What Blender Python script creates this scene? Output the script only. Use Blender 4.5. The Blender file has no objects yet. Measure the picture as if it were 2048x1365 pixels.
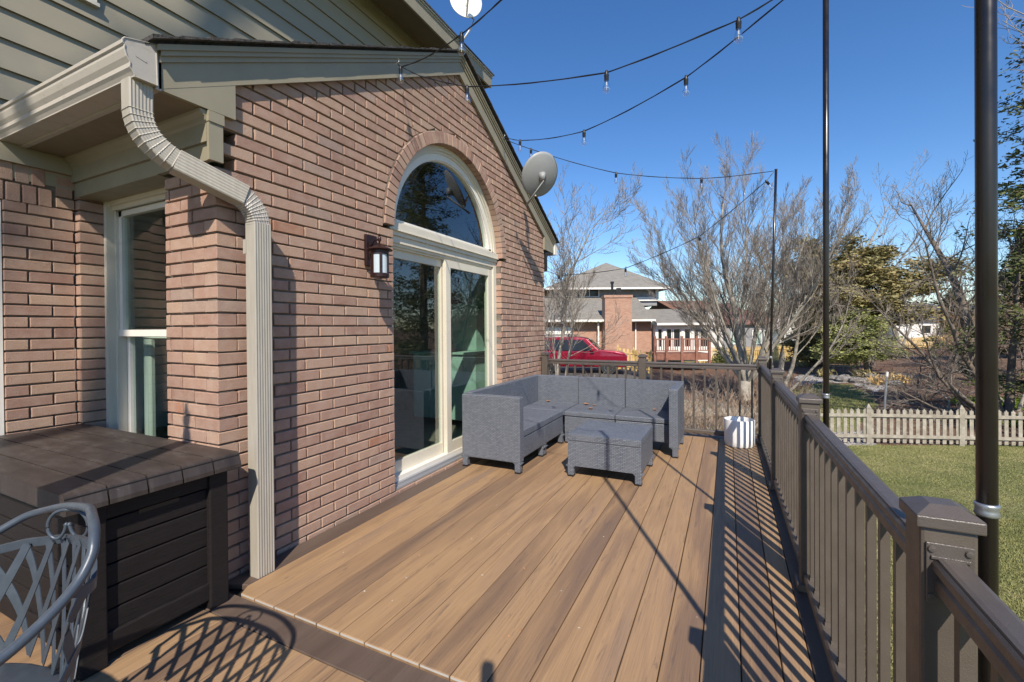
import bpy, math, random
import numpy as np
from math import sin, cos, pi, radians as R_, atan2, sqrt
from mathutils import Vector, Matrix
random.seed(7)
S = bpy.context.scene
COL = S.collection
# ------------------------------------------------------------------ camera
YAW, PIT, ROL, FPX = R_(25.804), R_(0.4075), R_(-0.4039), 894.7
_f = Vector((-sin(YAW), cos(YAW), 0)); _r = Vector((cos(YAW), sin(YAW), 0)); _u = Vector((0, 0, 1))
FW = _f * cos(PIT) - _u * sin(PIT); _u2 = _u * cos(PIT) + _f * sin(PIT)
RT = _r * cos(ROL) + _u2 * sin(ROL); UP = _u2 * cos(ROL) - _r * sin(ROL)
CAM = Vector((2.347, 0, 1.3))
cd = bpy.data.cameras.new("camera"); cam = bpy.data.objects.new("camera", cd); COL.objects.link(cam)
m = Matrix((RT, UP, -FW)).transposed().to_4x4(); m.translation = CAM; cam.matrix_world = m
cd.sensor_width = 36; cd.lens = FPX / 2048 * 36; cd.shift_y = -20 / 2048
cd.clip_start = 0.02; cd.clip_end = 2000
S.camera = cam
# ------------------------------------------------------------------ sky, sun, exposure
SUN_EL, SUN_AZ = R_(43), R_(27.7)
LDIR = Vector((-sin(SUN_AZ) * cos(SUN_EL), cos(SUN_AZ) * cos(SUN_EL), -sin(SUN_EL)))
w = bpy.data.worlds.new("World"); S.world = w; w.use_nodes = True
wt = w.node_tree; bg = wt.nodes["Background"]
sky = wt.nodes.new("ShaderNodeTexSky"); sky.sky_type = 'NISHITA'; sky.sun_disc = False
sky.sun_elevation = SUN_EL; sky.sun_rotation = atan2(-LDIR.x, -LDIR.y)
sky.air_density = 1.0; sky.dust_density = 0.15; sky.ozone_density = 3.0; sky.altitude = 200
hs = wt.nodes.new('ShaderNodeHueSaturation'); hs.inputs['Saturation'].default_value = 1.24; hs.inputs['Hue'].default_value = .506; wt.links.new(sky.outputs[0], hs.inputs['Color']); wt.links.new(hs.outputs[0], bg.inputs[0]); bg.inputs[1].default_value = 0.13
sl = bpy.data.lights.new("sun", 'SUN'); sl.energy = 5.0; sl.angle = R_(0.55); sl.color = (1, 0.90, 0.77)
so = bpy.data.objects.new("sun", sl); COL.objects.link(so)
so.rotation_euler = LDIR.to_track_quat('-Z', 'Y').to_euler(); so.location = (10, -10, 20)
S.view_settings.view_transform = 'Standard'; S.view_settings.look = 'None'
S.view_settings.exposure = 0.40; S.view_settings.gamma = 1
S.render.film_transparent = False
try:
    S.cycles.max_bounces = 8; S.cycles.transparent_max_bounces = 16; S.cycles.caustics_reflective = False; S.cycles.caustics_refractive = False
except Exception: pass

def at(px, py, v):      # a point v metres ahead, given by its bearing
    return CAM + v * (FW + RT * ((px - 1024) / FPX) + UP * ((662.5 - py) / FPX))
def uv(u, v):           # camera-yaw ground frame -> world xy
    return Vector((CAM.x + u * _r.x + v * _f.x, CAM.y + u * _r.y + v * _f.y))
def touv(x, y):
    dx, dy = x - CAM.x, y - CAM.y
    return dx * _r.x + dy * _r.y, dx * _f.x + dy * _f.y

# ------------------------------------------------------------------ materials
def mat(name, base=(.5, .5, .5), rough=.6, metal=0.0, spec=.5):
    m = bpy.data.materials.new(name); m.use_nodes = True
    b = m.node_tree.nodes["Principled BSDF"]
    b.inputs["Base Color"].default_value = (*base, 1); b.inputs["Roughness"].default_value = rough
    b.inputs["Metallic"].default_value = metal; b.inputs["Specular IOR Level"].default_value = spec
    return m
class NT:
    def __init__(s, m): s.t = m.node_tree; s.b = s.t.nodes["Principled BSDF"]
    def n(s, typ, **kw):
        o = s.t.nodes.new(typ)
        for k, v in kw.items():
            if k.startswith('_'): setattr(o, k[1:], v)
        return o
    def l(s, a, b): s.t.links.new(a, b)
    def coord(s, scale=(1, 1, 1), kind='Object'):
        c = s.n("ShaderNodeTexCoord"); mp = s.n("ShaderNodeMapping"); mp.inputs['Scale'].default_value = scale
        s.l(c.outputs[kind], mp.inputs[0]); return mp.outputs[0]
    def world(s, scale=(1, 1, 1)):
        c = s.n("ShaderNodeNewGeometry"); mp = s.n("ShaderNodeMapping"); mp.inputs['Scale'].default_value = scale
        s.l(c.outputs['Position'], mp.inputs[0]); return mp.outputs[0]
    def noise(s, vec, scale, detail=4, rough=.55, dist=0):
        o = s.n("ShaderNodeTexNoise"); s.l(vec, o.inputs['Vector']); o.inputs['Scale'].default_value = scale
        o.inputs['Detail'].default_value = detail; o.inputs['Roughness'].default_value = rough
        o.inputs['Distortion'].default_value = dist; return o.outputs['Fac']
    def ramp(s, fac, stops):
        o = s.n("ShaderNodeValToRGB"); e = o.color_ramp.elements
        while len(e) < len(stops): e.new(.5)
        for i, (p, c) in enumerate(stops): e[i].position = p; e[i].color = (*c, 1) if len(c) == 3 else c
        s.l(fac, o.inputs[0]); return o.outputs[0]
    def mix(s, fac, a, b, mode='MIX'):
        o = s.n("ShaderNodeMix", _data_type='RGBA', _blend_type=mode)
        for i, v in ((0, fac), (6, a), (7, b)):
            if hasattr(v, 'is_output'): s.l(v, o.inputs[i])
            else: o.inputs[i].default_value = v if i == 0 else (*v, 1)
        return o.outputs[2]
    def math(s, op, a, b=0.0, c=None):
        o = s.n("ShaderNodeMath", _operation=op)
        for i, v in enumerate((a, b) if c is None else (a, b, c)):
            if hasattr(v, 'is_output'): s.l(v, o.inputs[i])
            else: o.inputs[i].default_value = v
        return o.outputs[0]
    def bump(s, h, strength=.3, dist=.01, prev=None):
        o = s.n("ShaderNodeBump"); o.inputs['Strength'].default_value = strength; o.inputs['Distance'].default_value = dist
        s.l(h, o.inputs['Height'])
        if prev: s.l(prev, o.inputs['Normal'])
        s.l(o.outputs[0], s.b.inputs['Normal']); return o.outputs[0]
    def col(s, c): s.l(c, s.b.inputs['Base Color'])
def g3(v): return (v, v, v)

M = {}
def simple(key, base, rough=.6, metal=0, var=.12, scale=6, bump=0, bscale=80, spec=.5, streak=None):
    m = mat(key, base, rough, metal, spec); n = NT(m); v = n.world(streak or (1, 1, 1))
    f = n.noise(v, scale, 5)
    lo = tuple(c * (1 - var) for c in base); hi = tuple(min(1, c * (1 + var)) for c in base)
    n.col(n.ramp(f, [(.3, lo), (.7, hi)]))
    r = n.ramp(n.noise(v, scale * 2.3, 3), [(.3, g3(max(0, rough - .08))), (.7, g3(min(1, rough + .08)))]); n.l(r, n.b.inputs['Roughness'])
    if bump: n.bump(n.noise(n.world(), bscale, 3), bump, .004)
    M[key] = m; return m

# brick: per-brick tone stored on the mesh
m = mat('brick', (.4, .26, .2), .88, 0, .25); n = NT(m)
a = n.n("ShaderNodeAttribute"); a.attribute_name = 'tone'
base = n.ramp(a.outputs['Fac'], [(0, (.26, .150, .115)), (.22, (.345, .207, .158)), (.5, (.415, .262, .195)), (.78, (.48, .328, .235)), (.96, (.34, .25, .21)), (1, (.40, .20, .125))])
v = n.world()
f1 = n.noise(v, 160, 4, .7); f2 = n.noise(v, 14, 4, .6)
c = n.mix(n.ramp(f1, [(.35, g3(0)), (.75, g3(.55))]), base, (.20, .125, .10))
c = n.mix(n.ramp(f2, [(.4, g3(0)), (.75, g3(.35))]), c, (.50, .40, .33))
st = n.noise(n.world((1, 1, .25)), 1.7, 5, .65); c = n.mix(n.ramp(st, [(.5, g3(0)), (.75, g3(.25))]), c, (.19, .13, .105))
n.col(c); nb_ = n.bump(f1, .7, .005); n.bump(n.noise(n.world((1, 1, .35)), 330, 2), .4, .002, nb_)
M['brick'] = m
simple('mortar', (.165, .138, .112), .95, var=.25, scale=40, bump=.6, bscale=300)
simple('orange_brick', (.46, .19, .09), .9, var=.2, scale=60, bump=.4)
simple('trim', (.27, .242, .17), .45, var=.06, scale=5, bump=.12, bscale=220)
simple('siding', (.30, .27, .195), .5, var=.07, scale=3, bump=.10, bscale=160, streak=(1, .15, 1))
simple('soffit', (.19, .155, .105), .6, var=.05)
simple('vinyl', (.62, .58, .48), .35, var=.05, scale=4)
simple('white_vinyl', (.74, .72, .66), .35, var=.04, scale=4)
simple('sill_metal', (.33, .34, .36), .45, .3, var=.12, streak=(1, .1, 4))
# gutter metal, stained
m = mat('gutter', (.55, .51, .46), .3, 0, .5); n = NT(m)
v = n.world(); f = n.noise(n.world((2, 2, 7)), 5, 6, .7)
n.col(n.mix(n.ramp(f, [(.55, g3(0)), (.8, g3(.6))]), (.42, .39, .34), (.17, .145, .115)))
n.l(n.ramp(f, [(.3, g3(.28)), (.8, g3(.6))]), n.b.inputs['Roughness']); n.bump(n.noise(v, 9, 2), .06, .02)
M['gutter'] = m
simple('spout', (.36, .335, .285), .5, var=.08, scale=8, streak=(6, 6, 1), bump=.03, bscale=30)
m = mat('elbow', (.4, .38, .34), .4); n = NT(m)
f = n.noise(n.world((30, 30, 6)), 3, 5, .7)
n.col(n.mix(n.ramp(f, [(.42, g3(0)), (.7, g3(.8))]), (.47, .44, .39), (.14, .125, .11)))
M['elbow'] = m
# shingles
def shingle(key, c1, c2):
    m = mat(key, c1, .95); n = NT(m); v = n.world()
    b = n.n("ShaderNodeTexBrick"); mp = n.coord((1, 1, 1)); n.l(mp, b.inputs['Vector']); b.inputs['Scale'].default_value = 1
    b.inputs['Brick Width'].default_value = .32; b.inputs['Row Height'].default_value = .15; b.inputs['Mortar Size'].default_value = .008
    b.inputs['Color1'].default_value = (*c1, 1); b.inputs['Color2'].default_value = (*c2, 1); b.inputs['Mortar'].default_value = (*[k * .4 for k in c1], 1)
    n.col(n.mix(.5, b.outputs[0], n.ramp(n.noise(v, 3, 5, .7), [(.3, c1), (.7, c2)])))
    n.bump(n.noise(v, 40, 2), .5, .02); M[key] = m
shingle('shingle_dark', (.035, .033, .032), (.07, .065, .06))
shingle('shingle_grey', (.17, .16, .14), (.26, .245, .215))
shingle('shingle_brown', (.17, .085, .055), (.27, .14, .09))
shingle('shingle_slate', (.06, .065, .08), (.11, .115, .13))
# deck boards
def deckmat(key, stops, blot, blotcol):
    m = mat(key, (.3, .2, .13), .5, 0, .35); n = NT(m)
    oi = n.n("ShaderNodeObjectInfo"); ad = n.n("ShaderNodeVectorMath", _operation='ADD')
    cm = n.n("ShaderNodeCombineXYZ"); k = n.math('MULTIPLY', oi.outputs['Random'], 57.0)
    for i in range(3): n.l(k, cm.inputs[i])
    n.l(n.world(), ad.inputs[0]); n.l(cm.outputs[0], ad.inputs[1])
    def mp(sc):
        q = n.n("ShaderNodeMapping"); q.inputs['Scale'].default_value = sc; n.l(ad.outputs[0], q.inputs[0]); return q.outputs[0]
    f = n.noise(mp((7, .55, 7)), 1.1, 4, .5, .9)
    f2 = n.math('ADD', n.math('MULTIPLY', n.math('SUBTRACT', oi.outputs['Random'], .5), .42), f)
    c = n.ramp(f2, stops)
    dk = n.noise(mp((16, 1.1, 16)), 1.6, 7, .7, 2.2)
    c = n.mix(n.ramp(dk, [(blot - .02, g3(0)), (blot + .08, g3(.62))]), c, blotcol)
    gr = n.noise(mp((200, 3.5, 200)), 1.0, 4, .65)
    c = n.mix(n.ramp(gr, [(.35, g3(.0)), (.75, g3(.33))]), c, tuple(x * .45 for x in blotcol))
    n.col(c); n.bump(gr, .5, .002); n.l(n.ramp(f, [(.3, g3(.42)), (.7, g3(.6))]), n.b.inputs['Roughness'])
    M[key] = m
deckmat('deck_tan', [(.15, (.165, .110, .075)), (.34, (.24, .153, .092)), (.48, (.315, .20, .11)), (.60, (.38, .243, .130)), (.72, (.32, .207, .122)), (.85, (.25, .175, .125))], .59, (.115, .085, .07))
deckmat('deck_dark', [(.3, (.085, .06, .047)), (.7, (.125, .09, .07))], .62, (.07, .055, .05))
m = mat('cut_end', (.42, .40, .37), .7); M['cut_end'] = m
simple('rail', (.088, .072, .058), .42, var=.14, scale=7, bump=.25, bscale=420, spec=.6)
simple('rail_cap', (.080, .067, .059), .38, var=.1, scale=12, bump=.25, bscale=420, spec=.7)
simple('pole', (.010, .0075, .007), .30, .0, var=.1, spec=.6)
simple('zinc', (.42, .44, .46), .4, .8, var=.08)
simple('black_plastic', (.012, .012, .013), .4)
simple('bronze', (.030, .012, .011), .38, .3, var=.15, scale=20, bump=.1)
m = mat('frosted', (.45, .53, .58), .3); M['frosted'] = m
def glassmat(key, tint, ior, extra=0.0, rough=0.0):
    m = bpy.data.materials.new(key); m.use_nodes = True; t = m.node_tree; t.nodes.clear()
    o = t.nodes.new("ShaderNodeOutputMaterial"); mx = t.nodes.new("ShaderNodeMixShader"); tr = t.nodes.new("ShaderNodeBsdfTransparent")
    gl = t.nodes.new("ShaderNodeBsdfGlossy"); fr = t.nodes.new("ShaderNodeFresnel"); ad = t.nodes.new("ShaderNodeMath"); ad.operation = 'ADD'; ad.use_clamp = True
    tr.inputs[0].default_value = (*tint, 1); gl.inputs['Roughness'].default_value = rough; gl.inputs[0].default_value = (.95, .97, 1, 1)
    fr.inputs[0].default_value = ior; ad.inputs[1].default_value = extra
    ge = t.nodes.new("ShaderNodeNewGeometry"); iv = t.nodes.new("ShaderNodeMath"); iv.operation = 'SUBTRACT'; iv.inputs[0].default_value = 1.0; ml = t.nodes.new("ShaderNodeMath"); ml.operation = 'MULTIPLY'
    t.links.new(ge.outputs['Backfacing'], iv.inputs[1]); t.links.new(fr.outputs[0], ad.inputs[0]); t.links.new(ad.outputs[0], ml.inputs[0]); t.links.new(iv.outputs[0], ml.inputs[1]); t.links.new(ml.outputs[0], mx.inputs[0]); t.links.new(tr.outputs[0], mx.inputs[1]); t.links.new(gl.outputs[0], mx.inputs[2]); t.links.new(mx.outputs[0], o.inputs[0])
    M[key] = m
glassmat('pane', (.88, .95, .92), 1.5, .08)
glassmat('bulb_glass', (.93, .95, .97), 1.4, .22)
glassmat('car_glass', (.15, .2, .18), 1.5, .1)
m = mat('far_glass', (.02, .025, .03), .08); M['far_glass'] = m
# wicker
m = mat('wicker', (.11, .125, .15), .5, 0, .45); n = NT(m)
g = n.n("ShaderNodeNewGeometry"); sp = n.n("ShaderNodeSeparateXYZ"); n.l(g.outputs['Position'], sp.inputs[0])
sn = n.n("ShaderNodeSeparateXYZ"); n.l(g.outputs['True Normal'], sn.inputs[0])
top = n.math('GREATER_THAN', n.math('ABSOLUTE', sn.outputs[2]), .7)
hz = n.math('ADD', n.math('MULTIPLY', sp.outputs[0], n.math('SUBTRACT', 1.0, top)), sp.outputs[1])
def mixv(f, a, b): return n.math('ADD', n.math('MULTIPLY', a, n.math('SUBTRACT', 1.0, f)), n.math('MULTIPLY', b, f))
vt = mixv(top, sp.outputs[2], sp.outputs[0])
cb = n.n("ShaderNodeCombineXYZ"); n.l(hz, cb.inputs[0]); n.l(vt, cb.inputs[1])
bk = n.n("ShaderNodeTexBrick"); n.l(cb.outputs[0], bk.inputs['Vector']); bk.inputs['Scale'].default_value = 1
bk.inputs['Brick Width'].default_value = .030; bk.inputs['Row Height'].default_value = .0115; bk.inputs['Mortar Size'].default_value = .0022; bk.inputs['Mortar Smooth'].default_value = .6
bk.inputs['Color1'].default_value = (.20, .22, .26, 1); bk.inputs['Color2'].default_value = (.13, .147, .18, 1); bk.inputs['Mortar'].default_value = (.03, .036, .048, 1)
bl = n.ramp(n.noise(n.world((6, 6, .7)), 1.1, 4), [(.35, g3(0)), (.75, g3(.55))])
n.col(n.mix(bl, bk.outputs[0], (.15, .165, .19)))
n.bump(n.math('SUBTRACT', 1.0, bk.outputs['Fac']), .8, .004); M['wicker'] = m
# box plastics
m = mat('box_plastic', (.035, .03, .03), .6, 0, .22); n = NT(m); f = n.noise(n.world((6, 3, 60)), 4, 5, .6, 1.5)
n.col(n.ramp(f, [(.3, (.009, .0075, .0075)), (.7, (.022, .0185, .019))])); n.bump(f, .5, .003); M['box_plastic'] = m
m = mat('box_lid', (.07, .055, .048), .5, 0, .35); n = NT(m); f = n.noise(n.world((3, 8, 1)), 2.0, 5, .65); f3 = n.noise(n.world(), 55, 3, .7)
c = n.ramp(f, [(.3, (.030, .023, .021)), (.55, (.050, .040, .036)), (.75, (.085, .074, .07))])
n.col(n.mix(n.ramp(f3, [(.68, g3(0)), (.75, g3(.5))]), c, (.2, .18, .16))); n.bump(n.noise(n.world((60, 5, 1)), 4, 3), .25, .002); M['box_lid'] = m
simple('chair_metal', (.06, .076, .098), .38, .15, var=.12, scale=30)
simple('pot', (.80, .80, .79), .5, var=.03)
simple('dish', (.27, .28, .285), .5, var=.05)
simple('dish_white', (.7, .68, .62), .5, var=.1)
simple('leaf_dry', (.42, .2, .09), .7, var=.3, scale=60)
# ground
m = mat('ground', (.2, .2, .1), .95, 0, .1); n = NT(m); v = n.world()
at_ = n.n("ShaderNodeVertexColor"); at_.layer_name = 'zone'; sp = n.n("ShaderNodeSeparateColor"); n.l(at_.outputs[0], sp.inputs[0])
nz = n.math('MULTIPLY', n.math('SUBTRACT', n.noise(v, 2.2, 5), .5), .5)
grass = n.mix(n.ramp(n.noise(v, .55, 6, .65), [(.35, g3(0)), (.65, g3(1))]), (.17, .19, .07), (.33, .30, .14))
grass = n.mix(n.ramp(n.noise(v, 30, 4, .7), [(.4, g3(0)), (.7, g3(.6))]), grass, (.06, .085, .022))
mul = n.mix(n.ramp(n.noise(v, 26, 5, .75), [(.4, g3(0)), (.62, g3(1))]), (.085, .05, .035), (.25, .155, .11))
mul = n.mix(n.ramp(n.noise(v, .8, 4, .6), [(.45, g3(0)), (.7, g3(.5))]), mul, (.22, .15, .105))
vo = n.n("ShaderNodeTexVoronoi"); n.l(v, vo.inputs['Vector']); vo.inputs['Scale'].default_value = 16
grv = n.ramp(vo.outputs['Distance'], [(0, (.62, .6, .57)), (.5, (.42, .4, .38)), (.8, (.12, .11, .1))])
fm = n.ramp(n.math('ADD', sp.outputs[0], nz), [(.42, g3(0)), (.58, g3(1))])
fg = n.ramp(n.math('ADD', sp.outputs[1], nz), [(.42, g3(0)), (.58, g3(1))])
fa = n.ramp(n.math('ADD', sp.outputs[2], nz), [(.42, g3(0)), (.58, g3(1))])
c = n.mix(fm, grass, mul); c = n.mix(fg, c, grv); c = n.mix(fa, c, (.13, .125, .12))
n.col(c); n.bump(n.noise(v, 24, 5, .7), .9, .05); M['ground'] = m
def leafy(key, c1, c2, c3, sc=1.5, rough=.6):
    m = mat(key, c1, rough, 0, .25); n = NT(m); f = n.noise(n.world(), sc, 5, .7)
    n.col(n.ramp(f, [(.3, c1), (.52, c2), (.72, c3)])); M[key] = m
leafy('grass_blade', (.13, .16, .05), (.25, .25, .095), (.42, .37, .19), 1.2)
leafy('bark_grey', (.17, .155, .13), (.29, .265, .225), (.42, .39, .34), 5, .9)
leafy('bark_brown', (.09, .075, .06), (.17, .14, .115), (.27, .23, .19), 5, .9)
leafy('twig_grey', (.16, .135, .115), (.24, .21, .18), (.34, .30, .26), 2, .9)
leafy('twig_red', (.16, .13, .11), (.235, .205, .175), (.32, .29, .25), 2, .9)
leafy('twig_tan', (.16, .11, .075), (.27, .19, .13), (.40, .30, .21), 4, .9)
leafy('spruce', (.04, .055, .02), (.10, .12, .04), (.20, .20, .07), 1.5)
leafy('cedar', (.15, .155, .07), (.27, .23, .10), (.38, .30, .15), 1.0)
leafy('yellow_green', (.14, .165, .055), (.27, .29, .10), (.40, .39, .18), 1.5)
leafy('bright_green', (.07, .12, .015), (.17, .24, .03), (.42, .42, .04), 4)
leafy('wood_fence', (.22, .195, .155), (.32, .29, .235), (.44, .41, .34), 6, .9)
leafy('new_fence', (.42, .27, .10), (.60, .42, .17), (.72, .56, .28), 3, .85)
leafy('red_deck', (.19, .085, .06), (.26, .125, .09), (.32, .17, .125), 3, .85)
leafy('rock', (.08, .075, .07), (.18, .17, .16), (.34, .33, .31), 8, .95)
# far brick with real-size courses
def farbrick(key, a, b, mo):
    m = mat(key, a, .9); n = NT(m); g = n.n("ShaderNodeTexCoord"); sp = n.n("ShaderNodeSeparateXYZ"); n.l(g.outputs['Object'], sp.inputs[0])
    cb = n.n("ShaderNodeCombineXYZ"); n.l(n.math('ADD', sp.outputs[0], sp.outputs[1]), cb.inputs[0]); n.l(sp.outputs[2], cb.inputs[1])
    bk = n.n("ShaderNodeTexBrick"); n.l(cb.outputs[0], bk.inputs['Vector']); bk.inputs['Scale'].default_value = 1
    bk.inputs['Brick Width'].default_value = .215; bk.inputs['Row Height'].default_value = .07; bk.inputs['Mortar Size'].default_value = .006
    bk.inputs['Color1'].default_value = (*a, 1); bk.inputs['Color2'].default_value = (*b, 1); bk.inputs['Mortar'].default_value = (*mo, 1)
    n.col(n.mix(n.ramp(n.noise(n.world(), 2, 5), [(.3, g3(0)), (.7, g3(.3))]), bk.outputs[0], (.45, .33, .26)))
    n.bump(n.math('SUBTRACT', 1.0, bk.outputs['Fac']), .6, .01); M[key] = m
farbrick('far_brick', (.33, .155, .10), (.44, .235, .155), (.42, .35, .28))
simple('far_white', (.72, .70, .66), .6, var=.08)
simple('far_grey', (.25, .25, .26), .6, var=.1)
simple('far_pink', (.60, .50, .43), .7, var=.08)
simple('far_maroon', (.20, .10, .08), .7, var=.2)
m = mat('car_red', (.27, .008, .03), .22, .35, .6); m.node_tree.nodes["Principled BSDF"].inputs['Coat Weight'].default_value = .8; M['car_red'] = m
simple('rubber', (.02, .02, .02), .8)
simple('chrome', (.7, .7, .72), .15, 1.0)
simple('room_wall', (.52, .60, .56), .8)
simple('mint', (.34, .48, .42), .6)
simple('room_floor', (.20, .17, .14), .5)
simple('curtain', (.55, .55, .52), .8, var=.2, streak=(12, 12, .2))
simple('green_cloth', (.16, .24, .19), .85)

# ------------------------------------------------------------------ mesh building
class MB:
    def __init__(s): s.v = []; s.f = []; s.mi = []; s.tone = []; s.t = 0.5
    def add(s, vs, fs, mi=0):
        b = len(s.v); s.v += [tuple(p) for p in vs]; s.tone += [s.t] * len(vs)
        s.f += [tuple(b + i for i in f) for f in fs]; s.mi += [mi] * len(fs)
    def box(s, lo, hi, mi=0, ch=0):
        x0, y0, z0 = lo; x1, y1, z1 = hi
        if ch: return s.cbox(lo, hi, ch, mi)
        s.add([(x0, y0, z0), (x1, y0, z0), (x1, y1, z0), (x0, y1, z0), (x0, y0, z1), (x1, y0, z1), (x1, y1, z1), (x0, y1, z1)],
              [(0, 3, 2, 1), (4, 5, 6, 7), (0, 1, 5, 4), (1, 2, 6, 5), (2, 3, 7, 6), (3, 0, 4, 7)], mi)
    def cbox(s, lo, hi, c, mi=0):       # box with chamfered edges (convex hull of 24 points)
        import bmesh
        bm = bmesh.new(); r = bmesh.ops.create_cube(bm, size=1)
        for v in bm.verts: v.co = Vector([lo[i] + (v.co[i] + .5) * (hi[i] - lo[i]) for i in range(3)])
        bmesh.ops.bevel(bm, geom=list(bm.edges), offset=c, segments=2, affect='EDGES', profile=.5)
        bm.verts.index_update(); s.add([v.co[:] for v in bm.verts], [[q.index for q in f.verts] for f in bm.faces], mi); bm.free()
    def frustum(s, lo, hi, inset, mi=0):
        x0, y0, z0 = lo; x1, y1, z1 = hi; i = inset
        s.add([(x0, y0, z0), (x1, y0, z0), (x1, y1, z0), (x0, y1, z0), (x0 + i, y0 + i, z1), (x1 - i, y0 + i, z1), (x1 - i, y1 - i, z1), (x0 + i, y1 - i, z1)],
              [(0, 3, 2, 1), (4, 5, 6, 7), (0, 1, 5, 4), (1, 2, 6, 5), (2, 3, 7, 6), (3, 0, 4, 7)], mi)
    def prism(s, poly, a, b, axis='x', mi=0):   # poly in the other two axes (cyclic order), extruded a..b
        def P(p, t):
            return {'x': (t, p[0], p[1]), 'y': (p[0], t, p[1]), 'z': (p[0], p[1], t)}[axis]
        n = len(poly); vs = [P(p, a) for p in poly] + [P(p, b) for p in poly]
        s.add(vs, [tuple(range(n))[::-1], tuple(range(n, 2 * n))] + [(i, (i + 1) % n, n + (i + 1) % n, n + i) for i in range(n)], mi)
    def sweep(s, pts, prof, up=Vector((0, 0, 1)), mi=0, scale=None, cap=True, closed=False):
        n = len(prof); N = len(pts); vs = []
        pts = [Vector(p) for p in pts]
        for i, p in enumerate(pts):
            if closed: t = (pts[(i + 1) % N] - pts[i - 1])
            else: t = (pts[min(i + 1, N - 1)] - pts[max(i - 1, 0)])
            t.normalize(); x = t.cross(up)
            if x.length < 1e-4: x = t.cross(Vector((1, 0, 0)))
            x.normalize(); y = x.cross(t); k = scale[i] if scale else 1
            vs += [p + x * (a * k) + y * (b * k) for a, b in prof]
        fs = []
        for i in range(N if closed else N - 1):
            j = (i + 1) % N
            for q in range(n): fs.append((i * n + q, i * n + (q + 1) % n, j * n + (q + 1) % n, j * n + q))
        if cap and not closed: fs += [tuple(range(n))[::-1], tuple(range((N - 1) * n, N * n))]
        s.add(vs, fs, mi)
    def tube(s, pts, r, n=8, mi=0, scale=None, closed=False, up=Vector((0, 0, 1)), cap=True):
        s.sweep(pts, [(r * cos(2 * pi * i / n), r * sin(2 * pi * i / n)) for i in range(n)], up=up, mi=mi, scale=scale, closed=closed, cap=cap)
    def lathe(s, c, prof, n=24, mi=0, ax=None, cap=True):     # prof: (r, z)
        vs = []; c = Vector(c); q = ax.to_track_quat('Z', 'Y') if ax else None
        for r, z in prof:
            for i in range(n):
                p = Vector((r * cos(2 * pi * i / n), r * sin(2 * pi * i / n), z)); vs.append(c + (q @ p if q else p))
        fs = [(k * n + i, k * n + (i + 1) % n, (k + 1) * n + (i + 1) % n, (k + 1) * n + i) for k in range(len(prof) - 1) for i in range(n)]
        if cap: fs += [tuple(range(n))[::-1], tuple(range((len(prof) - 1) * n, len(prof) * n))]
        s.add(vs, fs, mi)
    def build(s, name, mats, parent=None, smooth=False, loc=None):
        me = bpy.data.meshes.new(name); me.from_pydata(s.v, [], s.f)
        if not isinstance(mats, (list, tuple)): mats = [mats]
        for k in mats: me.materials.append(M[k] if isinstance(k, str) else k)
        if len(mats) > 1: me.polygons.foreach_set('material_index', s.mi)
        a = me.attributes.new('tone', 'FLOAT', 'POINT'); a.data.foreach_set('value', s.tone)
        if smooth:
            me.polygons.foreach_set('use_smooth', [True] * len(me.polygons))
            if smooth != 'all':
                try: me.set_sharp_from_angle(angle=R_(35))
                except Exception: pass
        me.update()
        o = bpy.data.objects.new(name, me); COL.objects.link(o)
        if parent:
            o.parent = parent; o.matrix_parent_inverse = Matrix.Identity(4)
            o.location = -Vector(parent.location) if parent.get('_wp') else (0, 0, 0)
        return o
def tag(o, label, cat=None, group=None, kind=None):
    if label: o['label'] = label
    if cat: o['category'] = cat
    if group: o['group'] = group
    if kind: o['kind'] = kind
    return o
def root(name, loc, label, cat, group=None, rz=0, worldparts=True):
    """Empty at a thing's base; parts of an unrotated root are written in world coordinates."""
    o = bpy.data.objects.new(name, None); COL.objects.link(o); o.location = loc; o.rotation_euler = (0, 0, rz)
    o.empty_display_size = .2; tag(o, label, cat, group)
    if worldparts and rz == 0: o['_wp'] = 1
    return o
def sub(mb, name, mats, part, smooth=False):        # sub-part of a part written in world coordinates
    o = mb.build(name, mats, None, smooth); o.parent = part; o.matrix_parent_inverse = Matrix.Identity(4); return o

# ------------------------------------------------------------------ ground
def sst(a, b, x):
    t = min(1, max(0, (x - a) / (b - a))); return t * t * (3 - 2 * t)
def gh_uv(u, v):
    z = -1.18 - .50 * sst(3, 11, v)
    left = sst(9, 3, u - (v - 11) * .1)
    rt = sst(.72, 1.15, u / max(v, 1))
    z += sst(12.5, 20.5, v) * left * .80 + sst(17, 27, v) * (1 - left) * .22
    z += rt * .75 * sst(12, 24, v)
    z += .35 * sst(45, 75, v) * (1 - left * .6)
    z += .05 * sin(u * .55 + 1) * cos(v * .4) * sst(5, 12, v)
    return z
def gh(x, y):
    return gh_uv(*touv(x, y))
def on(px, py, v, z=None):       # ground point on a bearing, v metres ahead
    p = at(px, py, v); return Vector((p.x, p.y, gh(p.x, p.y) if z is None else z))
def inpoly(x, y, P):
    r = False
    for i in range(len(P)):
        (x1, y1), (x2, y2) = P[i - 1], P[i]
        if (y1 > y) != (y2 > y) and x < (x2 - x1) * (y - y1) / (y2 - y1) + x1: r = not r
    return r
def bear(x, y):                  # ground plan in (bearing, distance)
    u, v = touv(x, y); return u / max(v, .1), v
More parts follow.
